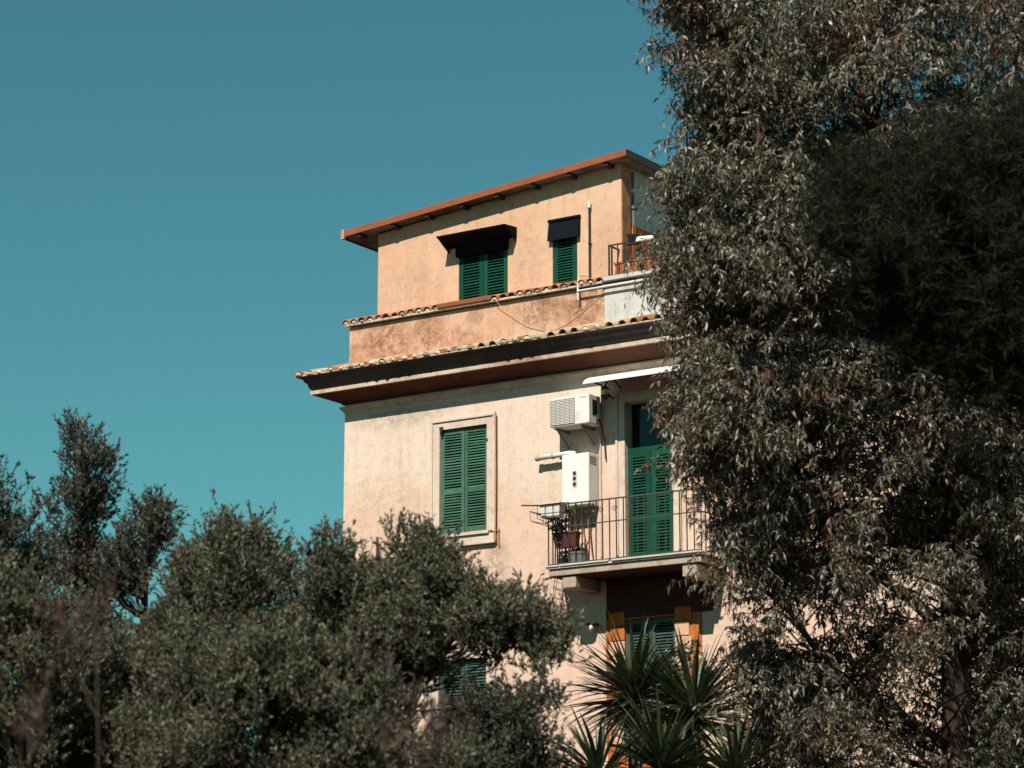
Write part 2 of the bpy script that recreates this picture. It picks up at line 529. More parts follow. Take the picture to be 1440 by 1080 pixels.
def pair(w, y, m, mids, gap=0.008, **k):
    c = (w[0] + w[1]) / 2
    a = shutter_leaf(w[0] + .012, c - gap / 2, w[2] + .012, w[3] - .01, y, m, mids, **k)
    b = shutter_leaf(c + gap / 2, w[1] - .012, w[2] + .012, w[3] - .01, y + .004, m, mids, **k)
    return a, b


a, b = pair(WIN_A, 0.012, M['greenfade'], (9.40,))
a["label"] = 'faded green louvred shutter leaf, left one of the cream framed window'
pair(WIN_D, 0.03, M['greengrey'], (5.6,))
pair(WIN_C, 0.03, M['greengrey'], (6.2,))
# balcony door: louvred leaves below, dark glazed transom above
pair((DOOR[0], DOOR[1], DOOR[2] + .02, 9.70), 0.05, M['green'], (8.62,), rail=0.10, st=0.085)
MB().box(DOOR[0], DOOR[1], 0.06, 0.11, 9.695, 9.745).build('door_transom_bar', M['green'], HOUSE)


def surround(w, side, head, m, sill=True, proud=0.035):
    """plaster frame round an opening, with a sill"""
    x0, x1, z0, z1 = w
    mb = MB()
    mb.box(x0 - side, x0, -proud, 0.0, z0, z1)
    mb.box(x1, x1 + side, -proud, 0.0, z0, z1)
    mb.box(x0 - side, x1 + side, -proud, 0.0, z1, z1 + head)
    # raised outer fillet
    mb.box(x0 - side - .018, x0 - side + .022, -proud - .018, 0.0, z0 - .02, z1 + head)
    mb.box(x1 + side - .022, x1 + side + .018, -proud - .018, 0.0, z0 - .02, z1 + head)
    mb.box(x0 - side - .018, x1 + side + .018, -proud - .022, 0.0, z1 + head, z1 + head + .028)
    fr = mb.build('window_frame', m, HOUSE, origin=(x0, 0, z0))
    if sill:
        s = MB().box(x0 - .06, x1 + .06, -.085, 0.03, z0 - .045, z0 + .004)
        s.box(x0 - side, x1 + side, -.05, 0.0, z0 - .17, z0 - .047)
        s.box(x0 - side - .03, x1 + side + .02, -.075, 0.0, z0 - .205, z0 - .172)
        s.build('sill', M['trim'], fr)
    return fr


surround(WIN_A, 0.150, 0.125, M['trim'])
surround(WIN_D, 0.150, 0.125, M['trim'])
surround(DOOR, 0.14, 0.11, M['trim'], sill=False, proud=0.03)
# rusticated orange surround of the window under the balcony: one block per course
pn = wall_front(5.085, 6.74, 4.6, 7.73, -.012, [(WIN_C[0], WIN_C[1], WIN_C[2], WIN_C[3])], .02)
pn.build('painted_panel', M['orange'], HOUSE)
MB().box(5.085, 6.95, -.022, -.0125, 7.12, 7.72).build('shade_band', M['shadeband'], HOUSE)  # added dark sheet standing for the balcony's cast shadow
fr = MB().box(WIN_C[0] - .34, WIN_C[0] - .30, -.02, 0, 5.2, 7.298)
fr.box(WIN_C[1] + .30, WIN_C[1] + .34, -.02, 0, 5.2, 7.298)
fr = fr.build('window_frame', M['orange'], HOUSE, origin=(WIN_C[0], 0, 5.2))
for sx in (0, 1):
    for i in range(9):
        z = 5.22 + i * .223
        wd = (.285, .245)[i % 2]
        xa = WIN_C[0] - wd if sx == 0 else WIN_C[1]
        m = M['peach'] if i < 8 and (i * 7 + sx * 3) % 5 in (0, 2, 3) else M['orange']
        MB().box(xa, xa + wd, -.036 - random.uniform(0, .008), 0, z, z + .211).build('stone_block', m, fr, bevel=.008)

# rusty conduit down the right of the main window, hinge dogs
c = MB().tube([(3.062, -.065, 10.60), (3.066, -.06, 9.6), (3.060, -.065, 8.52)], .012, 6)
c.tube([(3.10, -.03, 8.71), (3.10, -.03, 8.44)], .010, 6).tube([(3.03, -.03, 8.69), (3.12, -.03, 8.70)], .010, 6)
c.build('conduit', M['copper'], HOUSE)
MB().box(1.965, 2.03, -.06, 0, 10.41, 10.47).box(1.98, 2.01, -.07, -.02, 10.36, 10.41).build('shutter_hinge', M['iron'], HOUSE)
MB().box(2.86, 2.90, -.05, 0, 10.15, 10.18).build('shutter_hinge', M['iron'], HOUSE)

# ---- cornice: swept round the left corner (mitred)
def sweep(prof, mat_, name, x1=XR, y1=YB, parent=HOUSE):
    """prof: closed list of (overhang, z)"""
    mb = MB()
    n = len(prof)
    vs = []
    for (o, z) in prof:
        vs.append((-o, y1, z))
    for (o, z) in prof:
        vs.append((-o, -o, z))
    for (o, z) in prof:
        vs.append((x1, -o, z))
    fs = []
    for s in range(2):
        for k in range(n):
            k2 = (k + 1) % n
            fs.append((s * n + k, s * n + k2, (s + 1) * n + k2, (s + 1) * n + k))
    fs.append(tuple(range(n)))
    fs.append(tuple(2 * n + k for k in range(n - 1, -1, -1)))
    return mb.add(vs, fs).build(name, mat_, parent)


corn = sweep([(-.2, 11.52), (.575, 11.515), (.508, 11.500), (.485, 11.44), (.447, 11.41), (.43, 11.35), (.392, 11.302), (-.2, 11.302)], M['sima'], 'cornice')
sweep([(-.2, 11.300), (.412, 11.296), (.410, 11.236), (.385, 11.228), (-.2, 11.228)], M['cornice'], 'cornice')
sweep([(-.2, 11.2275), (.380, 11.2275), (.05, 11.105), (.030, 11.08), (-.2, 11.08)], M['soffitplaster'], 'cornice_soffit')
sweep([(-.2, 11.079), (.064, 11.045), (.066, 11.02), (.035, 10.98), (.004, 10.94), (-.2, 10.94)], M['cornice'], 'cornice')
# tile bed
sweep([(-.2, 11.80), (.60, 11.535), (.60, 11.517), (-.2, 11.517)], M['mortar'], 'tile_bed')

# ---- roof tiles: rounded cover tiles with mortared ends over flat pans
def cover_tile(length, r0, r1, th=.014, n=7, rise=.9):
    mb = MB()
    for (r, yy, s) in ((r0, 0, 0), (r1, length, 0)):
        for k in range(n + 1):
            a = math.pi * k / n
            mb.v.append((-math.cos(a) * r, yy, math.sin(a) * r * rise))
        for k in range(n + 1):
            a = math.pi * k / n
            mb.v.append((-math.cos(a) * (r - th), yy, math.sin(a) * (r - th) * rise))
    q = n + 1
    for k in range(n):
        mb.f.append((k, k + 1, 2 * q + k + 1, 2 * q + k))
        mb.f.append((q + k + 1, q + k, 3 * q + k, 3 * q + k + 1))
        mb.f.append((k + 1, k, q + k, q + k + 1))
    return mb


tile_me = [cover_tile(.66, .074 + d, .060 + d).mesh('roof_tile', True) for d in (0, .005, -.005)]
pan_me = MB().add([(-.09, 0, .02), (-.04, 0, -.006), (.04, 0, -.006), (.09, 0, .02), (-.08, .66, .02), (-.035, .66, -.006), (.035, .66, -.006), (.08, .66, .02),
                   (-.09, 0, .008), (-.04, 0, -.02), (.04, 0, -.02), (.09, 0, .008)],
                  [(0, 1, 5, 4), (1, 2, 6, 5), (2, 3, 7, 6), (0, 8, 9, 1), (1, 9, 10, 2), (2, 10, 11, 3)]).mesh('pan_tile')
plug_me = [MB().add([(-.072, .008, -.01), (-.06, .004, .044), (-.024, -.002 + d, .066), (.03, -.004, .064), (.062, .004, .040), (.072, .008, -.01), (0, -.03 - d, .022)],
                    [(0, 1, 6), (1, 2, 6), (2, 3, 6), (3, 4, 6), (4, 5, 6), (5, 0, 6)]).mesh('mortar_plug') for d in (0, .01)]
for me in tile_me:
    me.materials.append(M['terracotta'])
M['tilepale'] = flat('limewashed_tile', (0.64, 0.48, 0.34), 0.3, 0.9, 0.1, scale=7, dirt=(0.42, 0.20, 0.11), dirt_lo=0.52)
tile_pale = [me.copy() for me in tile_me]
for me in tile_pale:
    me.materials.clear()
    me.materials.append(M['tilepale'])
pan_me.materials.append(M['terracotta'])
for me in plug_me:
    me.materials.append(M['mortar'])
SL = math.atan2(.265, .8)
x = -.50
i = 0
while x < XR:
    jx = random.uniform(-.012, .012)
    o = link('roof_tile', random.choice(tile_pale if random.random() < .55 else tile_me), None, HOUSE)
    o.location = (x + jx, -.605 + random.uniform(-.02, .012), 11.533 + random.uniform(-.006, .008))
    o.rotation_euler = (SL + random.uniform(-.02, .02), random.uniform(-.04, .04), random.uniform(-.04, .04))
    o.scale.y = min(1.0, max(.22, (x + .66) / .66))
    if random.random() < (.92 if x < 3 else .6):
        p = link('mortar_plug', random.choice(plug_me), None, o)
        p.scale = (random.uniform(.75, 1.1), random.uniform(.5, 1.2), random.uniform(.6, 1.08))
    q = link('pan_tile', pan_me, None, HOUSE)
    q.location = (x + .108 + jx, -.600 + random.uniform(-.012, .012), 11.556 + random.uniform(-.004, .004))
    q.rotation_euler = (SL + random.uniform(-.02, .02), random.uniform(-.03, .03), random.uniform(-.03, .03))
    q.scale.y = o.scale.y
    x += .216
    i += 1
# corner hip tile on the left end of the eave
o = link('roof_tile', tile_pale[0], None, HOUSE)
o.location = (-.585, -.585, 11.525)
o.rotation_euler = (SL * .75, 0, -math.radians(45))
o.scale.y = .5
# left eave tiles seen end-on only from the side
for k in range(14):
    o = link('roof_tile', tile_me[k % 3], None, HOUSE)
    o.location = (-.605, .10 + k * .216, 11.515)
    o.rotation_euler = (SL, 0, -math.radians(90))

# ---- parapet
PX0 = 0.07
mb = MB().box(PX0, 5.08, 0.0, .30, 11.56, 12.395)
mb.box(PX0, PX0 + .3, .302, 4.5, 11.56, 12.395)
mb.build('parapet', M['parapet'], HOUSE, bevel=.012)
MB().box(5.082, XR, -.012, .30, 11.56, 12.385).build('parapet', M['whitewall'], HOUSE, bevel=.01)
# drip ledge under the coping
MB().box(PX0 - .03, 5.08, -.072, .36, 12.412, 12.440).build('coping_ledge', M['mortar'], HOUSE)
wl = MB().box(5.06, XR, -.075, .34, 12.432, 12.50).box(5.06, XR, -.045, -.013, 12.345, 12.378)
wl.build('coping_ledge', M['whitewall'], HOUSE, bevel=.006)
# coping tiles, short covers side by side
ctile = [cover_tile(.50, .072 + d, .066 + d, .014).mesh('coping_tile', True) for d in (0, .006)]
for me in ctile:
    me.materials.append(M['terracotta'])
x = PX0 - .01
while x < 5.08:
    if not (1.97 < x < 2.98):
        o = link('coping_tile', random.choice(ctile), None, HOUSE)
        o.location = (x, -.085 + random.uniform(-.012, .012), 12.442 + random.uniform(-.006, .006))
        o.rotation_euler = (.30 + random.uniform(-.02, .02), random.uniform(-.04, .04), random.uniform(-.03, .03))
        if random.random() < .7:
            p = link('mortar_plug', random.choice(plug_me), None, o)
            p.location = (0, .02, -.012)
            p.scale = (random.uniform(.7, 1.1), random.uniform(.4, 1.0), random.uniform(.5, .95))
    x += .166
MB().hexa([(1.93, -.10, 12.44), (2.99, -.10, 12.44), (2.99, .36, 12.44), (1.93, .36, 12.44),
           (1.93, -.10, 12.515), (2.99, -.10, 12.515), (2.99, .36, 12.60), (1.93, .36, 12.60)]).build('coping_slab', M['fascia'], HOUSE, bevel=.01)
# terrace floor
MB().box(.36, XR - .1, .31, YB, 12.28, 12.33).build('terrace_floor', M['concrete'], HOUSE)

# ---- penthouse
PY = .35
PL, PR = .39, 5.19
WA = (2.046, 3.020, 12.52, 13.56)
WB = (3.887, 4.357, 12.52, 13.70)
zl, zr = 14.018, 14.470       # underside of the roof, left and right


def zroof(x):
    return zl + (zr - zl) * (x + .212) / 5.644


mb = wall_front(PL, PR, 12.3, zroof(PL) - .02, PY, [WA, WB], .16)
mb.add([(PL, PY, zroof(PL) - .02), (PR, PY, zroof(PL) - .02), (PR, PY, zroof(PR) + .02)], [(0, 1, 2)])
mb.add([(PL, PY, 12.3), (PL, 4.5, 12.3), (PL, 4.5, zroof(PL)), (PL, PY, zroof(PL))], [(0, 1, 2, 3)])
mb.add([(PR, PY, 12.3), (PR, .62, 12.3), (PR, .62, zroof(PR)), (PR, PY, zroof(PR))], [(0, 1, 2, 3)])
mb.add([(PL, 4.5, 12.3), (PR, 4.5, 12.3), (PR, 4.5, zroof(PR)), (PL, 4.5, zroof(PL))], [(0, 1, 2, 3)])
mb.build('penthouse_wall', M['peach'], HOUSE)
MB().box(PR - .3, PR + .012, PY + .004, .62, 12.33, zroof(PR)).build('corner_pier', M['pier'], HOUSE, bevel=.015)
MB().box(PR - .3, PR - .02, .621, 4.49, 13.52, zroof(PR)).build('side_wall', M['whitewall'], HOUSE)
MB().box(PR - .3, PR - .012, .621, 4.49, 12.33, 13.518).build('side_wall', M['orange'], HOUSE)
MB().tube([(PR + .01, .70, 12.4), (PR + .01, .70, 14.4)], .022, 8).build('drainpipe', M['greyplastic'], HOUSE)
MB().box(PR - .01, PR + .05, .66, .78, 13.78, 13.82).build('pipe_clip', M['greyplastic'], HOUSE)
for w in (WA, WB):
    MB().box(w[0], w[1], PY + .15, PY + .17, w[2], w[3]).build('window_glass', M['glass'], HOUSE)
pair((WA[0], WA[1], 12.50, WA[3]), PY + .01, M['green'], (), pitch=.050, st=.075)
shutter_leaf(WB[0] + .01, WB[1] - .01, 12.50, WB[3] - .01, PY + .012, M['green'], (), pitch=.046, st=.085)

# roof: tilted slab with painted fascia, soffit boards and rafters
RY0, RY1 = .105, 5.0
RXL, RXR = -.212, 5.432
def slab(x0, x1, y0, y1, d0, d1):
    return [(x0, y0, zroof(x0) + d0), (x1, y0, zroof(x1) + d0), (x1, y1, zroof(x1) + d0), (x0, y1, zroof(x0) + d0),
            (x0, y0, zroof(x0) + d1), (x1, y0, zroof(x1) + d1), (x1, y1, zroof(x1) + d1), (x0, y1, zroof(x0) + d1)]
roof = MB().hexa(slab(RXL + .03, RXR - .03, RY0 + .03, RY1, .03, .10)).build('roof', M['roofdark'], HOUSE)
MB().hexa(slab(RXL + .07, RXR, RY0, RY0 + .028, .008, .118)).build('fascia_board', M['fascia'], roof, bevel=.006)
MB().hexa(slab(RXL, RXL + .068, RY0 - .012, RY0 + .05, -.03, .14)).build('gutter_end', M['fascia_end'], roof, bevel=.006)
MB().hexa(slab(RXR - .028, RXR, RY0 + .03, RY1, .0, .125)).build('fascia_board', M['roofdark'], roof)
MB().hexa(slab(RXL, RXL + .028, RY0 + .052, RY1, -.01, .125)).build('fascia_board', M['roofdark'], roof)
MB().hexa(slab(RXL + .03, RXR - .03, RY0 + .03, RY1, .010, .029)).build('soffit', M['soffit'], roof)
for k in range(8):
    xx = .1 + k * .70
    MB().hexa(slab(xx, xx + .07, RY0 + .035, PY - .002, -.045, .009)).build('rafter_end', M['woodark'], roof)

# thin stand-pipe on the penthouse wall
MB().tube([(4.618, PY - .05, 12.55), (4.618, PY - .05, 13.80)], .016, 7).box(4.60, 4.636, PY - .07, PY, 13.2, 13.22).build('standpipe', M['iron'], HOUSE)
MB().tube([(4.618, PY - .05, 13.80), (4.618, PY - .05, 13.90)], .026, 8).build('pipe_cap', M['whiteplastic'], HOUSE)

# set-back upper block farther along the roof
mb = MB().box(7.6, 13.0, .9, 9.0, 12.33, 13.70)
mb.build('attic_block', M['peach'], HOUSE, bevel=.02)
MB().box(7.45, 13.15, .75, 9.15, 13.702, 13.80).build('attic_roof', M['roofdark'], HOUSE)

# terrace railing on the white parapet
tr = MB()
for z in (13.02, 12.52):
    tr.box(5.13, 7.4, .035, .060, z, z + .022)
tr.box(5.13, 5.155, .06, PY + .02, 13.02, 13.042)
for xx in (5.13, 5.18):
    tr.box(xx, xx + .022, .036, .058, 12.50, 13.03)
tr = tr.build('terrace_railing', M['iron'], HOUSE, origin=(5.13, .04, 12.5))
bal = MB().box(0, .014, 0, .014, 0, .49).mesh('baluster')
bal.materials.append(M['iron'])
for k in range(17):
    o = link('baluster', bal, None, tr)
    o.location = (.16 + k * .125, .003, .03)

# ---- balcony
BY = -.78
BX0, BX1 = 4.485, 7.20
balc = MB().box(BX0 + .03, BX1 - .03, BY + .03, 0.05, 7.735, 7.842).build('balcony', M['concrete'], HOUSE, origin=(BX0, 0, 7.735), bevel=.012)
MB().box(BX0, BX1, BY, 0.0, 7.845, 7.872).build('slab_edge', M['marble'], balc)
MB().box(BX0 - .015, 4.72, BY - .02, -.02, 7.874, 7.895).build('edge_strip', M['marble'], balc)
MB().box(4.735, 5.60, BY - .02, BY + .14, 7.874, 7.900).build('edge_strip', M['marble'], balc)
MB().box(5.66, BX1 + .01, BY - .025, BY + .14, 7.874, 7.898).build('edge_strip', M['marble'], balc)
MB().box(BX0 + .1, BX1 - .05, BY + .15, -.002, 7.874, 7.888).build('balcony_floor', M['concrete'], balc)
MB().box(BX0 + .06, BX1 - .06, BY + .06, -.001, 7.722, 7.7345).build('underside_shade_sheet', M['soffitshade'], balc)  # added dark sheet that paints the shade under the slab
rl = MB()
RYF = BY + .03
for z, h in ((8.815, .022), (8.475, .016)):
    rl.box(BX0 + .01, BX1 - .01, RYF, RYF + .018, z, z + h)
    rl.box(BX0 + .01, BX0 + .028, RYF + .018, 0.0, z, z + h)
    rl.box(BX1 - .028, BX1 - .01, RYF + .018, 0.0, z, z + h)
rl.box(BX0 + .01, BX1 - .01, RYF + .001, RYF + .017, 7.91, 7.925)
rl.build('rail', M['irongreen'], balc)
bb = MB().box(0, .014, 0, .014, 0, .915).mesh('baluster')
bb.materials.append(M['iron'])
n = 22
for k in range(n + 1):
    o = link('baluster', bb, None, balc)
    o.location = (.012 + k * (BX1 - BX0 - .04) / n, RYF + .002, 7.90 - 7.735)
    o.rotation_euler = (random.uniform(-.006, .006), random.uniform(-.008, .008), 0)
for xe in (.012, BX1 - BX0 - .026):
    for k in range(1, 6):
        o = link('baluster', bb, None, balc)
        o.location = (xe, RYF + k * .125, 7.90 - 7.735)
# scrolls in the top band of the railing
sc = MB()
for k in range(9):
    cx = 4.95 + k * .247
    pts = []
    for s in range(14):
        a = s / 13 * 2.6 * math.pi
        r = .05 * (1 - s / 16)
        pts.append((cx + r * math.cos(a), RYF + .008, 8.67 + r * math.sin(a)))
    sc.tube(pts, .006, 4)
sc.build('scroll_work', M['irongreen'], balc)
for xx in (4.735, 6.83):
    MB().box(xx, xx + .24, -.715, 0, 7.545, 7.7215).build('bracket', M['concrete'], balc, bevel=.012)
MB().tube([(4.50, -.30, 7.60), (4.47, -.10, 7.20), (4.47, -.02, 7.18)], .014, 6).tube([(4.60, -.30, 7.60), (4.50, -.2, 7.45)], .010, 5).build('strut', M['copper'], balc)

# ------------------------------------------------------------------ fittings on the house (things of their own)
# projecting dark hood over the double penthouse window
t = empty('window_hood', (2.52, PY, 13.66), 'dark navy projecting hood over the double penthouse shutters', 'awning')
MB().hexa([(1.85, -.02, 13.672), (3.20, -.02, 13.672), (3.20, PY - .002, 13.555), (1.85, PY - .002, 13.555),
           (1.85, -.02, 13.690), (3.20, -.02, 13.690), (3.20, PY - .002, 13.720), (1.85, PY - .002, 13.720)]).build('canopy', M['navy'], t)
MB().box(2.02, 3.045, .285, PY - .004, 13.375, 13.60).build('shade_box', M['navy'], t, bevel=.01)  # added dark box standing for the hood's shade on the shutter tops
for xx in (1.853, 3.185):
    MB().add([(xx, .02, 13.66), (xx, PY - .004, 13.60), (xx, PY - .004, 13.47), (xx + .008, .02, 13.66), (xx + .008, PY - .004, 13.60), (xx + .008, PY - .004, 13.47)],
             [(0, 1, 2), (5, 4, 3), (0, 3, 4, 1), (1, 4, 5, 2), (2, 5, 3, 0)]).build('side_gusset', M['navy'], t)
t = empty('window_blind', (4.13, PY, 13.5), 'dark navy roller blind hood over the single narrow penthouse shutter', 'awning')
MB().hexa([(3.835, .270, 13.36), (4.430, .270, 13.36), (4.430, .290, 13.36), (3.835, .290, 13.36),
           (3.835, PY - .03, 13.715), (4.430, PY - .03, 13.715), (4.430, PY - .01, 13.715), (3.835, PY - .01, 13.715)]).build('canopy', M['navy'], t)
MB().tube([(3.83, PY - .035, 13.70), (4.435, PY - .035, 13.70)], .028, 8).build('roller', M['navy'], t)
for xx in (3.84, 4.41):
    MB().add([(xx, .285, 13.37), (xx, PY - .004, 13.37), (xx, PY - .004, 13.70), (xx + .01, .285, 13.37), (xx + .01, PY - .004, 13.37), (xx + .01, PY - .004, 13.70)],
             [(0, 1, 2), (5, 4, 3), (0, 3, 4, 1), (1, 4, 5, 2), (2, 5, 3, 0)]).build('side_gusset', M['navy'], t)

# white canopy over the balcony door
t = empty('door_canopy', (5.9, 0, 10.7), 'white curved sheet canopy over the balcony door under the cornice', 'canopy')
prof = [(-.02, 10.880), (-.16, 10.872), (-.34, 10.846), (-.52, 10.795), (-.66, 10.735), (-.75, 10.668)]
vs, fs = [], []
for th in (0, -.018):
    for (yy, zz) in prof:
        f_ = -yy / .75
        vs += [(5.00 + .14 * f_, yy, zz + th), (7.00, yy, zz + th)]
n = len(prof)
for k in range(n - 1):
    fs.append((2 * k, 2 * k + 2, 2 * k + 3, 2 * k + 1))
    q = 2 * n
    fs.append((q + 2 * k, q + 2 * k + 1, q + 2 * k + 3, q + 2 * k + 2))
    fs.append((2 * k, q + 2 * k, q + 2 * k + 2, 2 * k + 2))
    fs.append((2 * k + 1, 2 * k + 3, q + 2 * k + 3, q + 2 * k + 1))
fs.append((2 * n - 2, 2 * n - 1 + 2 * n - 1 - 0 - 0, 0, 0)[:0] or (2 * n - 2, 4 * n - 2, 4 * n - 1, 2 * n - 1))
MB().add(vs, fs).build('canopy_sheet', M['canopy'], t)
for xx in (5.22, 6.85):
    MB().tube([(xx, 0, 10.55), (xx, -.35, 10.70), (xx, -.64, 10.71)], .014, 6).build('support_arm', M['iron'], t)

# lantern under the canopy
t = empty('wall_lantern', (5.27, -.3, 10.47), 'small black iron lantern hanging beside the air conditioner under the white canopy', 'lantern')
MB().lathe((5.27, -.30, 10.455), [(.004, 0), (.02, .015), (.075, .075), (.082, .085)], 8).build('lantern_base', M['iron'], t)
MB().lathe((5.27, -.30, 10.541), [(.042, 0), (.055, .09)], 8).build('lantern_glass', M['whiteplastic'], t)
MB().lathe((5.27, -.30, 10.632), [(.075, 0), (.05, .03), (.02, .06), (.006, .08)], 8).build('lantern_cap', M['iron'], t)
MB().tube([(5.27, -.30, 10.70), (5.29, -.28, 10.77), (5.34, -.15, 10.80), (5.36, 0, 10.70)], .014, 6).build('lantern_arm', M['iron'], t)

# air conditioner
t = empty('air_conditioner', (4.67, 0, 10.1), 'white outdoor air conditioner unit on wall brackets left of the balcony door', 'air conditioner')
AX0, AX1, AY0, AY1, AZ0, AZ1 = 4.312, 5.030, -.40, -.06, 10.125, 10.590
MB().box(AX0, AX1, AY0, AY1, AZ0, AZ1).build('casing', M['whiteenamel'], t, bevel=.015)
gx0, gx1, gz0, gz1 = AX0 + .02, AX0 + .46, AZ0 + .03, AZ1 - .035
gr = MB().box(gx0, gx1, AY0 - .003, AY0 - .001, gz0, gz1).build('fan_grille', M['greyplastic'], t)
wb = MB().box(0, gx1 - gx0, 0, .010, 0, .013).mesh('grille_bar')
wb.materials.append(M['whiteplastic'])
for k in range(17):
    o = link('grille_bar', wb, None, gr)
    o.location = (gx0 - 4.67, AY0 - .014, gz0 + k * (gz1 - gz0 - .013) / 16 - 10.1)
vb = MB().box(0, .010, 0, .008, 0, gz1 - gz0).mesh('grille_post')
vb.materials.append(M['grillewire'])
for k in range(6):
    o = link('grille_post', vb, None, gr)
    o.location = (gx0 + k * (gx1 - gx0 - .010) / 5 - 4.67, AY0 - .022, gz0 - 10.1)
# faint illegible maker's mark
mk = MB()
for k, (a_, b_) in enumerate(((0, .02), (.028, .012), (.048, .022), (.078, .02), (.105, .018))):
    mk.box(4.86 + a_, 4.86 + a_ + b_, AY0 - .0025, AY0 - .0005, 10.535, 10.555)
mk.build('maker_mark', M['grillewire'], t)
MB().box(AX1 - .004, AX1 + .004, -.30, -.17, 10.27, 10.51).build('handle_recess', M['darkplastic'], t)
MB().box(AX1 + .001, AX1 + .035, -.20, -.11, 10.22, 10.29).build('valve_cover', M['whiteplastic'], t, bevel=.006)
for xx in (4.40, 4.86):
    MB().box(xx, xx + .03, -.42, -.001, 10.08, 10.112).hexa([(xx, -.03, 9.85), (xx + .03, -.03, 9.85), (xx + .03, -.001, 9.85), (xx, -.001, 9.85),
        (xx, -.34, 10.08), (xx + .03, -.34, 10.08), (xx + .03, -.30, 10.08), (xx, -.30, 10.08)]).build('support_bracket', M['greyplastic'], t)
MB().tube([(5.05, -.15, 10.24), (5.08, -.12, 10.12), (5.08, -.04, 9.95), (5.10, -.03, 9.60)], .012, 6).build('refrigerant_pipe', M['darkplastic'], t)

# gas water heater
t = empty('water_heater', (4.71, 0, 8.9), 'tall white wall-hung water heater box above the balcony corner', 'water heater')
HX0, HX1, HY0, HZ0, HZ1 = 4.466, 4.955, -.30, 8.885, 9.690
MB().box(HX0, HX1, HY0, -.001, HZ0, HZ1).build('casing', M['whiteenamel'], t, bevel=.012)
MB().box(4.665, 4.735, HY0 - .005, HY0 - .001, 9.17, 9.42).build('control_panel', M['grillewire'], t)
for z in (9.19, 9.28, 9.36):
    MB().box(4.675, 4.725, HY0 - .010, HY0 - .0055, z, z + .045).build('control_knob', M['darkplastic'], t)
for k in range(4):
    MB().box(HX1 - .003, HX1 + .003, -.26, -.08, 9.52 + k * .035, 9.532 + k * .035).build('vent_slot', M['darkplastic'], t)
fl = MB().tube([(4.60, -.13, 9.69), (4.58, -.13, 9.735), (4.50, -.13, 9.745), (3.93, -.13, 9.735)], .042, 12).build('flue_pipe', M['whiteplastic'], t, smooth=True)
MB().tube([(3.945, -.13, 9.7355), (3.88, -.13, 9.734)], .050, 12).build('flue_cap', M['grillewire'], fl)
MB().tube([(4.18, -.13, 9.738), (4.22, -.13, 9.739)], .048, 12).build('flue_collar', M['grillewire'], fl)
for xx, zb in ((4.58, 8.2), (4.70, 8.3), (4.82, 8.1)):
    MB().tube([(xx, -.1, 8.885), (xx, -.1, 8.6), (xx + .03, -.03, zb)], .012, 6).build('supply_pipe', M['copper'], t)
MB().tube([(5.0, -.02, 10.1), (5.0, -.02, 8.1)], .012, 6).build('conduit', M['cable'], t)

# balcony clutter
def trough(name, x0, x1, y0, y1, z0, z1, m, label, cat, plant=None):
    tt = empty(name, ((x0 + x1) / 2, (y0 + y1) / 2, z0), label, cat)
    i_ = .025
    MB().hexa([(x0 + i_, y0 + i_, z0), (x1 - i_, y0 + i_, z0), (x1 - i_, y1 - i_, z0), (x0 + i_, y1 - i_, z0),
               (x0, y0, z1 - .03), (x1, y0, z1 - .03), (x1, y1, z1 - .03), (x0, y1, z1 - .03)]).build('trough', m, tt)
    MB().box(x0 - .012, x1 + .012, y0 - .012, y1 + .012, z1 - .028, z1).build('rim', m, tt)
    return tt


def sprig(parent, c, n, size, spread, seed, m='leaf_pot', lift=.6):
    r = np.random.default_rng(seed)
    mb = MB()
    for k in range(n):
        d = Vector(r.normal(0, 1, 3) * np.array([1, 1, .5]) + np.array([0, 0, lift])).normalized()
        base = Vector(c) + Vector(r.uniform(-1, 1, 3)) * spread * .6
        sd = d.cross(Vector(r.normal(0, 1, 3))).normalized()
        L = size * r.uniform(.6, 1.2)
        mb.add([base, base + d * L * .5 + sd * L * .2, base + d * L, base + d * L * .5 - sd * L * .2], [(0, 1, 2, 3)])
    o = mb.build('foliage', M[m], parent)
    o["kind"] = "stuff"
    return o


t = trough('planter_box', 4.50, 4.86, -.98, -.80, 8.60, 8.82, M['whiteplastic'], 'pale window box in a wire holder hooked over the balcony rail', 'planter')
wr = MB()
for z in (8.66, 8.80):
    wr.tube([(4.47, -.80, z), (4.47, -1.0, z), (4.89, -1.0, z), (4.89, -.80, z)], .007, 5)
for xx in (4.47, 4.61, 4.75, 4.89):
    wr.tube([(xx, -.76, 8.84), (xx, -1.0, 8.80), (xx, -1.0, 8.60), (xx, -.80, 8.58)], .007, 5)
wr.build('wire_holder', M['iron'], t)
sprig(t, (4.68, -.88, 8.55), 60, .09, .16, 4, lift=-.5)
t = trough('planter_box', 4.58, 4.98, -.74, -.58, 8.17, 8.40, M['potred'], 'dark red flower trough hung inside the balcony rail', 'planter')
sprig(t, (4.66, -.66, 8.45), 50, .10, .12, 6)
t = empty('plant_stand', (4.72, -.50, 7.89), 'black iron plant stand with thin legs behind the balcony corner', 'plant stand')
for xx, yy in ((4.60, -.58), (4.84, -.58), (4.60, -.42), (4.84, -.42)):
    MB().tube([(xx, yy, 7.89), (xx, yy, 8.66)], .011, 5).build('leg', M['iron'], t)
for z in (8.12, 8.40, 8.62):
    MB().box(4.585, 4.855, -.595, -.405, z, z + .014).build('shelf', M['iron'], t)
sprig(t, (4.72, -.5, 8.70), 70, .10, .14, 31)
t = empty('plant_bucket', (4.93, -.55, 7.89), 'round grey plastic bucket standing on the balcony floor', 'bucket')
MB().lathe((4.93, -.55, 7.892), [(.13, 0), (.155, .17), (.165, .172), (.165, .20), (.15, .20)], 16).build('bucket', M['greyplastic'], t, smooth=False)
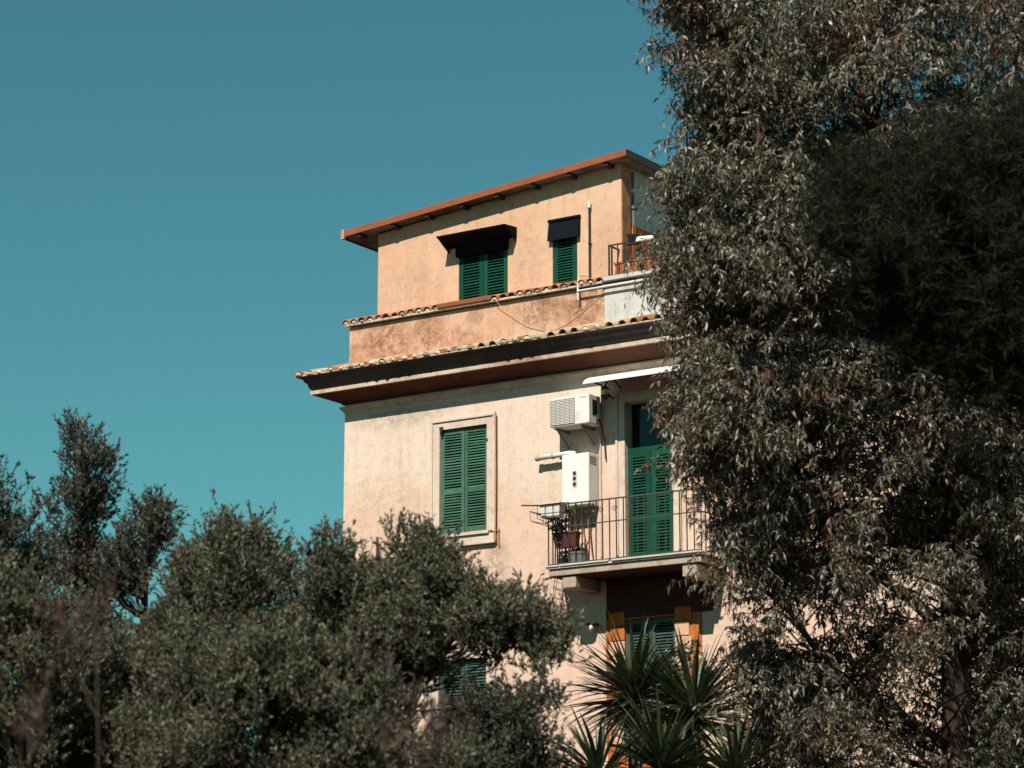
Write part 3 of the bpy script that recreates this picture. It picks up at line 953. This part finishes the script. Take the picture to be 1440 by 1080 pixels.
MB().box(4.84, 5.02, -.58, -.42, 8.085, 8.17).build('soil_bag', M['darkplastic'], t, bevel=.02)
t = empty('flower_pot', (4.68, -.6, 7.89), 'low black pot with small leaves in the balcony corner', 'flower pot')
MB().lathe((4.69, -.62, 7.892), [(.06, 0), (.085, .10), (.09, .10), (.09, .12)], 12).build('pot', M['darkplastic'], t)
sprig(t, (4.69, -.62, 8.02), 40, .08, .08, 9)
t = empty('trailing_plant', (5.25, -.72, 8.6), 'sparse twiggy plant clinging to the middle of the balcony rail', 'plant')
MB().tube([(5.28, -.70, 7.9), (5.25, -.72, 8.3), (5.30, -.70, 8.6), (5.22, -.71, 8.78)], .006, 5).tube([(5.25, -.72, 8.3), (5.10, -.7, 8.02)], .005, 5).build('stem', M['bark'], t)
sprig(t, (5.27, -.71, 8.70), 36, .07, .11, 12)
sprig(t, (5.28, -.70, 8.45), 14, .06, .05, 13)
t = empty('drying_rack', (4.35, -.85, 8.65), 'thin wire clothes drying rack sticking out from the balcony corner', 'drying rack')
dr = MB()
fr_ = [(4.30, -.95, 8.73), (4.30, -.60, 8.74), (4.55, -.60, 8.66), (4.60, -.95, 8.62)]
dr.tube(fr_ + [fr_[0]], .007, 5)
dr.tube([(p[0] + .02, p[1], p[2] - .15) for p in fr_] + [(fr_[0][0] + .02, fr_[0][1], fr_[0][2] - .15)], .006, 5)
for k in range(5):
    yy = -.93 + k * .08
    dr.tube([(4.30, yy, 8.735), (4.58, yy, 8.63)], .004, 4)
for p in fr_:
    dr.tube([p, (p[0] + .02, p[1], p[2] - .15)], .005, 4)
dr.build('wire_frame', M['iron'], t)
t = empty('drying_pole', (4.4, -.85, 8.82), 'dark rod poking out past the balcony corner', 'pole')
MB().tube([(4.13, -.92, 8.845), (4.75, -.78, 8.80)], .013, 6).build('rod', M['iron'], t)

# small lamp beneath the balcony
t = empty('wall_lamp', (4.9, 0, 6.95), 'small white globe lamp on the wall under the balcony', 'lamp')
MB().lathe((4.87, -.14, 6.95), [(.01, 0), (.042, .03), (.045, .06), (.025, .09)], 10).build('globe', M['whiteplastic'], t, smooth=True)
MB().box(4.80, 4.93, -.16, 0, 7.043, 7.075).build('lamp_bracket', M['iron'], t)

# sagging cable on the parapet and white waste pipe
t = MB()
pts = [(3.05, -.10, 12.46), (3.13, -.09, 12.36), (3.3, -.03, 12.15), (3.6, -.02, 11.93), (3.9, -.02, 11.82), (4.15, -.02, 11.79), (4.4, -.02, 11.86), (4.7, -.02, 12.02), (5.09, -.03, 12.28)]
t.tube([(p[0], p[1] * .5 if abs(p[1]) < .05 else p[1], p[2]) for p in pts], .004, 5)
tag(t.build('hanging_cable', M['cable'], origin=(4.1, 0, 11.8)), 'thin pale cable sagging across the stained parapet', 'cable')
t = MB().tube([(4.72, .10, 12.62), (4.645, -.06, 12.60), (4.645, -.09, 12.45), (4.645, -.09, 12.19)], .016, 7)
t.tube([(4.645, -.10, 12.335), (7.5, -.10, 12.330)], .017, 7)
tag(t.build('waste_pipe', M['whiteplastic'], origin=(4.645, -.09, 12.2)), 'thin white pipe running along the whitewashed parapet below the terrace', 'pipe')

# terrace planters behind the railing
for k, (xa, xb) in enumerate(((5.20, 5.66), (5.72, 6.20))):
    t = trough('planter_box', xa, xb, .12, .34, 12.50, 12.76, M['potclay'],
               ('terracotta trough at the corner of the roof terrace railing', 'terracotta trough second from the corner of the roof terrace railing')[k], 'planter')
    t['group'] = 'terrace planters'
    if k:
        sprig(t, ((xa + xb) / 2, .22, 12.85), 60, .10, .18, 20)
t = empty('terrace_board', (5.30, .45, 12.4), 'upright orange plank leaning against the penthouse corner on the terrace', 'plank')
MB().hexa([(5.24, .48, 12.40), (5.27, .48, 12.40), (5.27, .60, 12.40), (5.24, .60, 12.40), (5.215, .63, 13.50), (5.235, .63, 13.50), (5.235, .72, 13.50), (5.215, .72, 13.50)]).build('plank', M['orange'], t)
t = empty('rail_pot', (5.62, .05, 12.95), 'small dark pot hooked on the terrace rail with a white cloth', 'pot')
MB().lathe((5.60, -.02, 12.99), [(.05, 0), (.075, .11), (.08, .12)], 12).build('pot', M['darkplastic'], t)
MB().hexa([(5.66, -.03, 12.99), (5.98, -.03, 12.99), (5.98, .07, 12.99), (5.66, .07, 12.99), (5.68, -.01, 13.08), (5.96, -.02, 13.06), (5.96, .06, 13.07), (5.68, .06, 13.09)]).build('cloth', M['whiteplastic'], t, bevel=.02)
MB().box(5.50, 5.75, -.06, .03, 12.965, 12.985).build('tray', M['iron'], t)


# ------------------------------------------------------------------ vegetation
def inpoly(px, py, poly):
    poly = np.asarray(poly, float)
    x0, y0 = poly[:, 0], poly[:, 1]
    x1, y1 = np.roll(x0, -1), np.roll(y0, -1)
    px, py = px[:, None], py[:, None]
    c = ((y0 > py) != (y1 > py)) & (px < (x1 - x0) * (py - y0) / (y1 - y0 + 1e-12) + x0)
    return c.sum(1) % 2 == 1


def edgedist(px, py, poly):
    poly = np.asarray(poly, float)
    d = np.full(len(px), 1e9)
    for i in range(len(poly)):
        a, b = poly[i], poly[(i + 1) % len(poly)]
        ab = b - a
        t = np.clip(((px - a[0]) * ab[0] + (py - a[1]) * ab[1]) / (ab @ ab + 1e-9), 0, 1)
        d = np.minimum(d, np.hypot(px - a[0] - t * ab[0], py - a[1] - t * ab[1]))
    return d


def norm(v):
    return v / (np.linalg.norm(v, axis=-1, keepdims=True) + 1e-9)


def leaf_mesh(name, base, d, side, L, wd, bend, m, parts=2):
    """lance-shaped blades: base point, direction, side vector, length, half width, droop of the tip"""
    n = len(base)
    L, wd, bend = L[:, None], wd[:, None], bend[:, None]
    dn = np.array([0, 0, -1.0])
    if parts == 1:
        V = np.stack([base + side * wd, base + d * L, base - side * wd], 1).reshape(-1, 3)
        F = [(3, np.arange(n * 3).reshape(-1, 3))]
    elif parts == 2:
        mid = base + d * L * .45 + dn * bend * L * .10
        tip = base + d * L + dn * bend * L
        V = np.stack([base, mid + side * wd, tip, mid - side * wd], 1).reshape(-1, 3)
        i = np.arange(n)[:, None] * 4
        F = [(4, i + np.array([[0, 1, 2, 3]]))]
    else:
        m1 = base + d * L * .3 + dn * bend * L * .06
        m2 = base + d * L * .65 + dn * bend * L * .38
        tip = base + d * L * .95 + dn * bend * L
        V = np.stack([base, m1 + side * wd, m1 - side * wd, m2 + side * wd * .85, m2 - side * wd * .85, tip], 1).reshape(-1, 3)
        i = np.arange(n)[:, None] * 6
        F = [(3, i + np.array([[0, 1, 2]])), (4, i + np.array([[1, 3, 4, 2]])), (3, i + np.array([[3, 5, 4]]))]
    me = np_mesh(name, V, F)
    me.materials.append(m)
    return me


def tubes_np(segs, n=4):
    """segs: list of (points (k,3), radii (k)) -> one mesh builder"""
    mb = MB()
    for p, r in segs:
        mb.tube(p, list(r), n, caps=False)
    return mb


def curve(a, b, sag=0.0, k=5, wob=0.0):
    a, b = np.asarray(a, float), np.asarray(b, float)
    t = np.linspace(0, 1, k)[:, None]
    p = a + (b - a) * t
    p[:, 2] += sag * np.sin(t[:, 0] * math.pi)
    if wob:
        p[1:-1] += rng.normal(0, wob, (k - 2, 3))
    return p


def sample_crown(poly, D, depth, npts, pad=0, holes=()):
    """clump centres spread through a crown's volume: outline in the view, thickness from its distance to the edge"""
    poly = np.asarray(poly, float)
    lo, hi = poly.min(0), poly.max(0)
    out = np.zeros((0, 3))
    while len(out) < npts:
        p = rng.uniform(lo, hi, (npts * 3, 2))
        ok = inpoly(p[:, 0], p[:, 1], poly)
        p = p[ok]
        e = edgedist(p[:, 0], p[:, 1], poly)
        keep = e > pad
        for hx, hy, hr in holes:
            keep &= np.hypot(p[:, 0] - hx, p[:, 1] - hy) > hr * rng.uniform(.7, 1.25, len(p))
        p, e = p[keep], e[keep]
        th = depth * np.sqrt(np.clip(e / 140.0, .03, 1))
        dd = D + rng.uniform(-1, 1, len(p)) * th
        out = np.concatenate([out, np.c_[p, dd]])
    out = out[:npts]
    return np.array([at(*q) for q in out])


def tree(name, label, group, trunks, crown_pts, leafmat, bark, style, limb_r=.018, sprays=(8, 10), spray_len=(.22, .40),
         leaf=(.05, .09), wid=.13, cr=.22, up=.7, cat='tree', branch_every=1, leaf_parts=2, seed=0, trunk_name='trunk'):
    """trunks: list of (points, radii); every clump gets a limb from the nearest trunk point, twigs and leaves"""
    r = np.random.default_rng(seed + 100)
    base = Vector(trunks[0][0][0])
    root = empty(name, (base.x, base.y, 0), label, cat, group)
    tpts = np.concatenate([np.array([p for p in tp]) for tp, tr_ in trunks])
    dense = []
    for tp, tr_ in trunks:
        tp = np.asarray(tp, float)
        for i in range(len(tp) - 1):
            for s in np.linspace(0, 1, 8, endpoint=False):
                dense.append(tp[i] + (tp[i + 1] - tp[i]) * s)
        dense.append(tp[-1])
    dense = np.array(dense)
    mb = MB()
    for tp, tr_ in trunks:
        mb.tube(tp, tr_, 9)
    mb.build(trunk_name, M[bark], root, smooth=True)
    segs = []
    for i, c in enumerate(crown_pts):
        if i % branch_every:
            continue
        w = np.linalg.norm(dense - c, axis=1) + np.clip(dense[:, 2] - c[2] + .3, 0, None) * 1.5
        a = dense[np.argmin(w)]
        L = np.linalg.norm(c - a)
        segs.append((curve(a, c, (.10 if style == 'droop' else -.08) * L, 5, .025 * L), np.linspace(limb_r * (.5 + .35 * min(L, 3)), .005, 5)))
    B, DR, LN = [], [], []
    for ci, c in enumerate(crown_pts):
        ns = r.integers(sprays[0], sprays[1] + 1)
        for s in range(ns):
            d = r.normal(0, 1, 3)
            if style == 'droop':
                d[2] = d[2] * .5 - .15
            else:
                d[2] = abs(d[2]) * .8 + up * r.uniform(.2, 1.2)
            d = d / np.linalg.norm(d)
            st = c + r.normal(0, cr * .45, 3)
            L = r.uniform(*spray_len)
            if style == 'droop':
                p = np.array([st, st + d * L * .4, st + d * L * .72 + [0, 0, -.12 * L], st + d * L * .95 + [0, 0, -.38 * L]])
            else:
                p = np.array([st, st + d * L * .35, st + d * L * .7 + [0, 0, .06 * L], st + d * L + [0, 0, .14 * L]])
            if s % 3 == 0:
                segs.append((p[[0, 2, 3]], np.array([.006, .004, .002])))
            nl = int(L * (52 if style == 'droop' else 98))
            u = r.uniform(.1, 1, nl)
            k = np.clip((u * 3).astype(int), 0, 2)
            fr = (u * 3 - k)[:, None]
            pos = p[k] * (1 - fr) + p[k + 1] * fr
            tang = norm(p[k + 1] - p[k])
            B.append(pos)
            DR.append(tang)
            LN.append(np.full(nl, 1.0))
    mb = tubes_np(segs, 3)
    o = mb.build('branches', M[bark], root)
    o["kind"] = "stuff"
    B, T = np.concatenate(B), np.concatenate(DR)
    n = len(B)
    rnd = norm(r.normal(0, 1, (n, 3)))
    if style == 'droop':
        d = norm(T * .35 + rnd * .95 + np.array([0, 0, -.50]))
        bend = r.uniform(.0, .55, n)
    else:
        d = norm(T * .85 + rnd * .70 + np.array([0, 0, .10]))
        bend = r.uniform(-.1, .2, n)
    side = norm(np.cross(d, norm(r.normal(0, 1, (n, 3)))))
    L = r.uniform(leaf[0], leaf[1], n)
    me = leaf_mesh('crown', B - np.array(root.location), d, side, L, L * wid * r.uniform(.7, 1.2, n), bend, M[leafmat], leaf_parts)
    cr_ = link('crown', me, None, root)
    cr_["kind"] = "stuff"
    print(name, 'leaves', n)
    return root


def gp(x, D):
    """ground point at distance D in the direction of column x"""
    p = at(x, 1390, D)
    return np.array([p[0], p[1], 0.0])


# ---- big eucalyptus on the right
EUC = [(905, -90), (905, 20), (938, 48), (945, 100), (962, 112), (945, 150), (952, 182), (962, 212), (930, 238), (922, 290), (905, 335), (918, 385), (938, 420),
       (948, 470), (946, 530), (928, 600), (934, 640), (968, 700), (1000, 745), (985, 800), (992, 850), (1003, 900), (1015, 945), (1040, 1000), (1060, 1130),
       (1540, 1120), (1540, -90)]
EHOLES = [(1112, 868, 46), (1145, 885, 28), (1052, 850, 10), (1205, 955, 20), (1330, 930, 32), (1278, 845, 28), (1190, 1000, 22), (1110, 290, 14), (1265, 1065, 26),
          (1105, 590, 30), (1310, 610, 12), (1075, 205, 8), (1312, 850, 20), (1160, 840, 16), (985, 640, 6), (1040, 900, 12), (1090, 960, 16), (1010, 980, 16)]
ED = 30.0
boughs = sample_crown(EUC, ED, 2.3, 540, 34, EHOLES)
crown = np.concatenate([b + rng.normal(0, 1, (rng.integers(3, 8), 3)) * np.array([.19, .19, .22]) for b in boughs])
more = sample_crown([(955, 215), (1130, 180), (1170, 300), (1180, 620), (1150, 790), (1010, 780), (1000, 700), (975, 630), (980, 480), (950, 330)], ED - .8, 1.2, 95, 16, EHOLES)
more = np.concatenate([more, sample_crown([(930, -40), (1100, -40), (1120, 200), (980, 210), (960, 120), (950, 60)], ED - .4, 1.0, 40, 14)])
crown = np.concatenate([crown] + [b + rng.normal(0, 1, (5, 3)) * np.array([.17, .17, .20]) for b in more])
voids = sample_crown([(1010, 330), (1540, 200), (1540, 1100), (1060, 1000), (1010, 700)], ED - 1.1, 1.0, 70, 20)
for v in voids:      # hollows between the boughs, where the shaded inside shows
    crown = crown[np.linalg.norm((crown - v) * np.array([1, 1, .8]), axis=1) > rng.uniform(.22, .42)]
vw = crown - CAM
vx = 720 + FPX * (vw @ RT) / (vw @ FW)
vy = 540 - FPX * (vw @ UP) / (vw @ FW)
thin = (vx > 1170) & (vy > 430) & (vw @ FW < ED + .3)
crown = crown[~(thin & (rng.uniform(0, 1, len(crown)) < .2))]      # the lower right of the crown is open
b0 = gp(1345, ED)
tr1 = [b0, at(1350, 1150, ED), at(1345, 950, ED), at(1340, 760, ED + .1), at(1325, 560, ED + .2), at(1280, 380, ED + .1), at(1230, 180, ED), at(1200, -40, ED)]
tr2 = [at(1345, 950, ED), at(1385, 820, ED - .3), at(1415, 690, ED - .5), at(1420, 560, ED - .5), at(1440, 380, ED - .4), at(1450, 150, ED - .3), at(1440, -60, ED)]
tr3 = [at(1342, 900, ED), at(1290, 850, ED - .5), at(1225, 800, ED - .9), at(1140, 700, ED - 1.0), at(1070, 560, ED - .9), at(1010, 420, ED - .6), at(985, 300, ED - .4)]
tr4 = [at(1346, 1060, ED), at(1260, 1000, ED - .3), at(1180, 960, ED - .6), at(1110, 860, ED - .8), at(1040, 800, ED - .8)]
tr5 = [at(1325, 560, ED + .2), at(1200, 430, ED + .6), at(1090, 300, ED + .9), at(1030, 140, ED + .8), at(970, 30, ED + .6)]
R_ = [.20, .19, .17, .15, .12, .09, .06, .03]
tree('eucalyptus_tree', 'tall grey-green eucalyptus with drooping leaves filling the right side before the house', None,
     [(tr1, R_), (tr2, [.11, .10, .095, .085, .07, .05, .03]), (tr3, [.085, .075, .065, .055, .045, .03, .02]),
      (tr4, [.07, .055, .045, .03, .015]), (tr5, [.07, .055, .045, .03, .015])],
     crown, 'leaf_euc', 'bark_euc', 'droop', .016, (10, 13), (.15, .34), (.044, .092), .15, .20, leaf_parts=2, seed=1, branch_every=2)

# ---- dark evergreen behind the eucalyptus
cp = sample_crown([(1165, 590), (1185, 490), (1260, 430), (1340, 400), (1420, 390), (1540, 400), (1540, 1150), (1380, 1150), (1365, 1000), (1372, 900), (1330, 800), (1280, 760), (1215, 690)], 33.6, .7, 290, 16)
bx = gp(1420, 33.6)
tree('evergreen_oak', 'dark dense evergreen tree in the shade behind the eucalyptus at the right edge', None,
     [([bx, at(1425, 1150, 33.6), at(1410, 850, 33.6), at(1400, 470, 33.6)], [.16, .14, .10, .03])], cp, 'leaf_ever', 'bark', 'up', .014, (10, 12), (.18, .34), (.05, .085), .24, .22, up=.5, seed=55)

# ---- dark pine close to the viewer, upper right
PINE = [(1152, 300), (1150, 250), (1178, 222), (1235, 200), (1290, 178), (1345, 160), (1400, 148), (1450, 132), (1560, 125), (1640, 180), (1680, 420), (1580, 620), (1440, 600),
        (1330, 560), (1235, 490), (1172, 425), (1158, 360)]
PD = 23.0
pts = sample_crown(PINE, PD, 1.1, 390, 33)
pts = np.concatenate([b + rng.normal(0, .12, (4, 3)) for b in pts])
pts = pts + rng.normal(0, 1, pts.shape) * rng.choice([.02, .04, .06], (len(pts), 1))
root = empty('pine_tree', tuple(gp(1580, PD)), 'dark needled pine out of focus at the upper right in front of the eucalyptus', 'tree')
tp = [gp(1580, PD), at(1582, 900, PD), at(1575, 600, PD), at(1570, 380, PD), at(1560, 200, PD)]
MB().tube(tp, [.16, .14, .12, .08, .03], 9).build('trunk', M['bark'], root, smooth=True)
segs, B, DR = [], [], []
for c in pts:
    zt = min(max(c[2] - .35, 1.5), 6.5)
    a = np.array([tp[2][0], tp[2][1], zt])
    segs.append((curve(a, c, -.05, 5, .03), np.linspace(.014, .003, 5)))
    for s in range(9):
        tdir = norm(rng.normal(0, 1, 3) + np.array([0, 0, .5]))
        st = c + rng.normal(0, .08, 3)
        k = 28
        u = rng.uniform(0, .14, (k, 1))
        B.append(st + tdir * u)
        DR.append(norm(tdir * .6 + norm(rng.normal(0, 1, (k, 3))) * .8))
o = tubes_np(segs, 4).build('branches', M['bark'], root)
o["kind"] = "stuff"
B, T = np.concatenate(B), np.concatenate(DR)
n = len(B)
side = norm(np.cross(T, rng.normal(0, 1, (n, 3))))
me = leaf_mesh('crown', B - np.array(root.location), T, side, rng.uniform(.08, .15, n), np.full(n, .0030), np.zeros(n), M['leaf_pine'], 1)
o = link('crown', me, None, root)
o["kind"] = "stuff"
print('pine needles', n)

# ---- trees and tall shrubs lower left; crown outlines in the view, each at its own distance
LG = 'trees and tall shrubs left of the house'
LEFT = [
    ('feathery_tree', 'slim open tree with a pointed top, tallest of the left group', 33.0, .7, 70, 'leaf_dark', 1.0,
     [(96, 592), (126, 584), (150, 614), (156, 648), (168, 664), (150, 700), (152, 735), (158, 800), (170, 870), (150, 905), (90, 900), (62, 800), (56, 705), (68, 655), (86, 635)], 112, [(70, 740, 12), (125, 830, 14), (150, 690, 8)]),
    ('feathery_tree', 'small rounded treetop leaning right beside the slim pointed tree', 32.0, .6, 46, 'leaf_dark', 1.0,
     [(213, 692), (232, 705), (246, 730), (228, 775), (214, 800), (196, 830), (170, 862), (140, 840), (140, 790), (168, 750), (190, 708)], 190, []),
    ('feathery_tree', 'leafy tree cut off by the left edge of the picture', 31.0, .8, 95, 'leaf_dark', 1.0,
     [(-90, 620), (-10, 625), (18, 655), (24, 672), (42, 705), (52, 745), (62, 810), (70, 900), (-90, 960)], -30, []),
    ('olive_shrub', 'broad grey-green bushy tree between the slim tree and the house corner', 30.0, 1.1, 210, 'leaf_olive', 1.0,
     [(232, 820), (262, 775), (292, 746), (318, 735), (352, 736), (384, 752), (400, 772), (428, 792), (446, 815), (460, 900), (430, 1000), (210, 1000), (195, 900), (212, 840)], 330, []),
    ('olive_shrub', 'bushy tree in front of the house corner with a branch across the wall', 29.0, 1.0, 250, 'leaf_olive', 1.0,
     [(420, 845), (440, 770), (462, 730), (484, 742), (494, 788), (516, 800), (548, 768), (585, 745), (612, 740), (634, 762), (652, 810), (695, 826), (750, 838), (790, 880),
      (788, 930), (740, 952), (690, 948), (655, 920), (625, 960), (600, 1010), (430, 1010)], 540, [(640, 945, 22), (665, 930, 14)]),
    ('olive_shrub', 'low shrub under the wall just left of the spiky yucca', 28.5, .7, 120, 'leaf_dark', .95,
     [(620, 1040), (665, 995), (700, 985), (738, 966), (770, 975), (786, 1005), (790, 1060), (800, 1150), (590, 1150)], 700, []),
    ('olive_shrub', 'dark shrub mass behind the slim tree and the broad bushy tree', 36.0, .8, 130, 'leaf_dark', 1.0,
     [(-90, 880), (60, 870), (130, 885), (185, 880), (260, 860), (340, 880), (470, 900), (480, 1100), (-90, 1100)], 200, []),
    ('olive_shrub', 'dense dull green shrub filling the bottom left corner', 26.5, 1.0, 230, 'leaf_olive', .9,
     [(-90, 830), (-20, 800), (60, 825), (110, 850), (180, 890), (230, 960), (270, 1030), (280, 1150), (-90, 1150)], 60, [(170, 930, 20)]),
    ('olive_shrub', 'dense shrub along the bottom edge below the broad bushy tree', 25.5, 1.0, 260, 'leaf_olive', .9,
     [(200, 960), (260, 905), (330, 890), (400, 900), (470, 930), (540, 950), (600, 985), (640, 1040), (640, 1150), (190, 1150)], 420, [(250, 1010, 16)]),
]
for i, (nm, lab, D, dep, npt, lm, sz, poly, tx, holes) in enumerate(LEFT):
    D = D * .82
    cp = sample_crown(poly, D, dep, int(npt * (.95 if i < 2 else .42)), (7, 7, 14, 20, 22, 20, 18, 18, 18)[i], holes)
    cp = np.concatenate([b + rng.normal(0, 1, (rng.integers(2, 4) if i < 2 else rng.integers(5, 8), 3)) * (np.array([.05, .05, .06]) if i < 2 else np.array([.105, .105, .095])) for b in cp])
    ys = [p[1] for p in poly]
    top = min(ys)
    bx = gp(tx, D)
    cx = np.mean([p[0] for p in poly if p[1] < top + 80])
    zs = [1150, (top + 1150) / 2, top + 25]
    tp = [bx, at(tx, zs[0], D), at(tx * .5 + cx * .5, zs[1], D), at(cx, zs[2], D)]
    trunks = [(tp, [.09, .07, .045, .012])]
    if i == 4:
        trunks.append(([at(560, 960, D), at(620, 905, D - .1), at(690, 880, D - .2), at(755, 900, D - .2)], [.035, .028, .02, .008]))
    if i in (3, 6, 7, 8, 4):
        m_ = tp[1]
        for dx in (-90, 95):
            trunks.append(([m_, at(cx + dx * .6, zs[1] + 10, D), at(cx + dx, top + 110, D)], [.05, .035, .012]))
    slim = i < 3
    tree(nm, lab, LG, trunks, cp, lm, 'bark', 'up', .012, (10, 12) if not slim else (8, 11), (.10, .23) if i > 2 else (.09, .20), (.030 * sz, .062 * sz), .19, .12, up=.8, seed=20 + i)

# reddish twigs close to the viewer, strongly out of focus
for i, (px, py, r_, D, lab) in enumerate([(40, 1010, 55, 12.0, 'blurred reddish twigs close to the viewer in the bottom left corner'),
                                          (135, 885, 34, 12.5, 'blurred reddish sprig close to the viewer below the slim tree'),
                                          (588, 1030, 42, 12.0, 'blurred reddish twigs close to the viewer at the bottom below the house corner')]):
    c0 = at(px, py, D)
    n_ = 6
    cp = c0 + rng.normal(0, 1, (n_, 3)) * r_ * D / FPX * .6
    bx = gp(px, D)
    tree('reddish_sapling', lab, 'reddish saplings near the viewer',
         [([bx, (bx + c0) / 2 + np.array([.05, .03, 0]), c0], [.006, .005, .003])], cp, 'leaf_red', 'bark', 'up', .006, (4, 6), (.06, .14), (.03, .05), .16, .06, seed=60 + i, trunk_name='stem', cat='sapling')

# ---- yuccas at the foot of the house
bl = []
for v in range(5):
    L, w_ = 1.0, .036
    mb = MB()
    ns = 6
    for k in range(ns + 1):
        s = k / ns
        wv = w_ * (.55 + .9 * s if s < .4 else .91 * (1 - (s - .4) / .6) ** .8 + .002)
        dz = -(.02, .10, .24, .05, .42)[v] * s * s
        mb.v += [(s, -wv, dz + wv * .45), (s, 0, dz), (s, wv, dz + wv * .45)]
    for k in range(ns):
        a_ = k * 3
        mb.f += [(a_, a_ + 3, a_ + 4, a_ + 1), (a_ + 1, a_ + 4, a_ + 5, a_ + 2)]
    me = mb.mesh('leaf')
    me.materials.append(M['leaf_yucca'])
    bl.append(me)
bl_dry = [bl[2].copy(), bl[1].copy()]
for me in bl_dry:
    me.materials.clear()
    me.materials.append(M['leaf_dry'])
YG = 'yuccas at the foot of the house'
for i, (px, py, D, nlf, Lm, lab) in enumerate([
        (892, 972, 31.0, 150, .96, 'spiky yucca rosette in front of the lower window, leftmost of the tall yuccas'),
        (975, 996, 30.6, 150, .98, 'spiky yucca rosette between the leftmost tall yucca and the eucalyptus'),
        (1092, 1030, 30.2, 120, .88, 'shaded yucca rosette under the eucalyptus branches'),
        (930, 1075, 29.4, 130, .92, 'low yucca rosette at the bottom edge between the two tallest yuccas'),
        (842, 1092, 29.2, 110, .85, 'low yucca rosette at the bottom edge nearest the left shrubs'),
        (1035, 1092, 29.3, 120, .90, 'low yucca rosette at the bottom edge under the eucalyptus side')]):
    h = at(px, py, D)
    root = empty('yucca_plant', tuple(gp(px, D)), lab, 'yucca', YG)
    r = np.random.default_rng(70 + i)
    b0 = gp(px, D)
    MB().tube([b0, b0 * .6 + h * .4 + np.array([.05, 0, .0]), h - np.array([0, 0, .25]), h + np.array([0, 0, .05])], [.10, .085, .085, .05], 9).build('trunk', M['bark'], root, smooth=True)
    for k in range(26):      # skirt of dry hanging leaves
        az = r.uniform(0, 2 * math.pi)
        d = Vector((math.cos(az) * .45, math.sin(az) * .45, -1)).normalized()
        o = link('dry_leaf', bl_dry[k % 2], None, root)
        q = d.to_track_quat('X', 'Z').to_matrix().to_4x4()
        o.matrix_local = Matrix.Translation(Vector(h) + Vector((0, 0, -.15 - r.uniform(0, .2))) - Vector(root.location)) @ q @ Matrix.Scale(Lm * r.uniform(.5, .8), 4)
    for k in range(int(nlf * 1.45)):
        az = r.uniform(0, 2 * math.pi)
        el = math.asin(r.uniform(-.45, .98))
        d = Vector((math.cos(az) * math.cos(el), math.sin(az) * math.cos(el), math.sin(el)))
        L = Lm * r.uniform(.75, 1.08) * (1.0 if el > -.1 else .85)
        o = link('leaf', bl[r.integers(0, 5)], None, root)
        st = Vector(h) + Vector((0, 0, -.12 * (1 - math.sin(el)))) + d * .03
        q = d.to_track_quat('X', 'Z').to_matrix().to_4x4()
        o.matrix_local = Matrix.Translation(st - Vector(root.location)) @ q @ Matrix.Rotation(r.uniform(-.4, .4), 4, 'X') @ Matrix.Diagonal((L, L * r.uniform(.8, 1.15), L, 1))

# white flowering shrub behind the yuccas
cp = sample_crown([(925, 930), (965, 915), (1005, 925), (1015, 975), (1000, 1040), (940, 1040)], 33.0, .4, 26, 4)
bx = gp(970, 33.0)
t = tree('flowering_shrub', 'small shrub with white blossoms behind the yuccas', None, [([bx, at(970, 1100, 33), at(970, 960, 33)], [.05, .04, .01])], cp,
         'leaf_pot', 'bark', 'up', .008, (3, 4), (.12, .25), (.04, .07), .2, .15, seed=90, cat='shrub')
n = 420
B = cp[rng.integers(0, len(cp), n)] + rng.normal(0, .12, (n, 3))
d = norm(rng.normal(0, 1, (n, 3)))
me = leaf_mesh('blossom', B - np.array(t.location), d, norm(np.cross(d, rng.normal(0, 1, (n, 3)))), np.full(n, .05), np.full(n, .02), np.zeros(n), M['petal'])
o = link('blossom', me, None, t)
o["kind"] = "stuff"
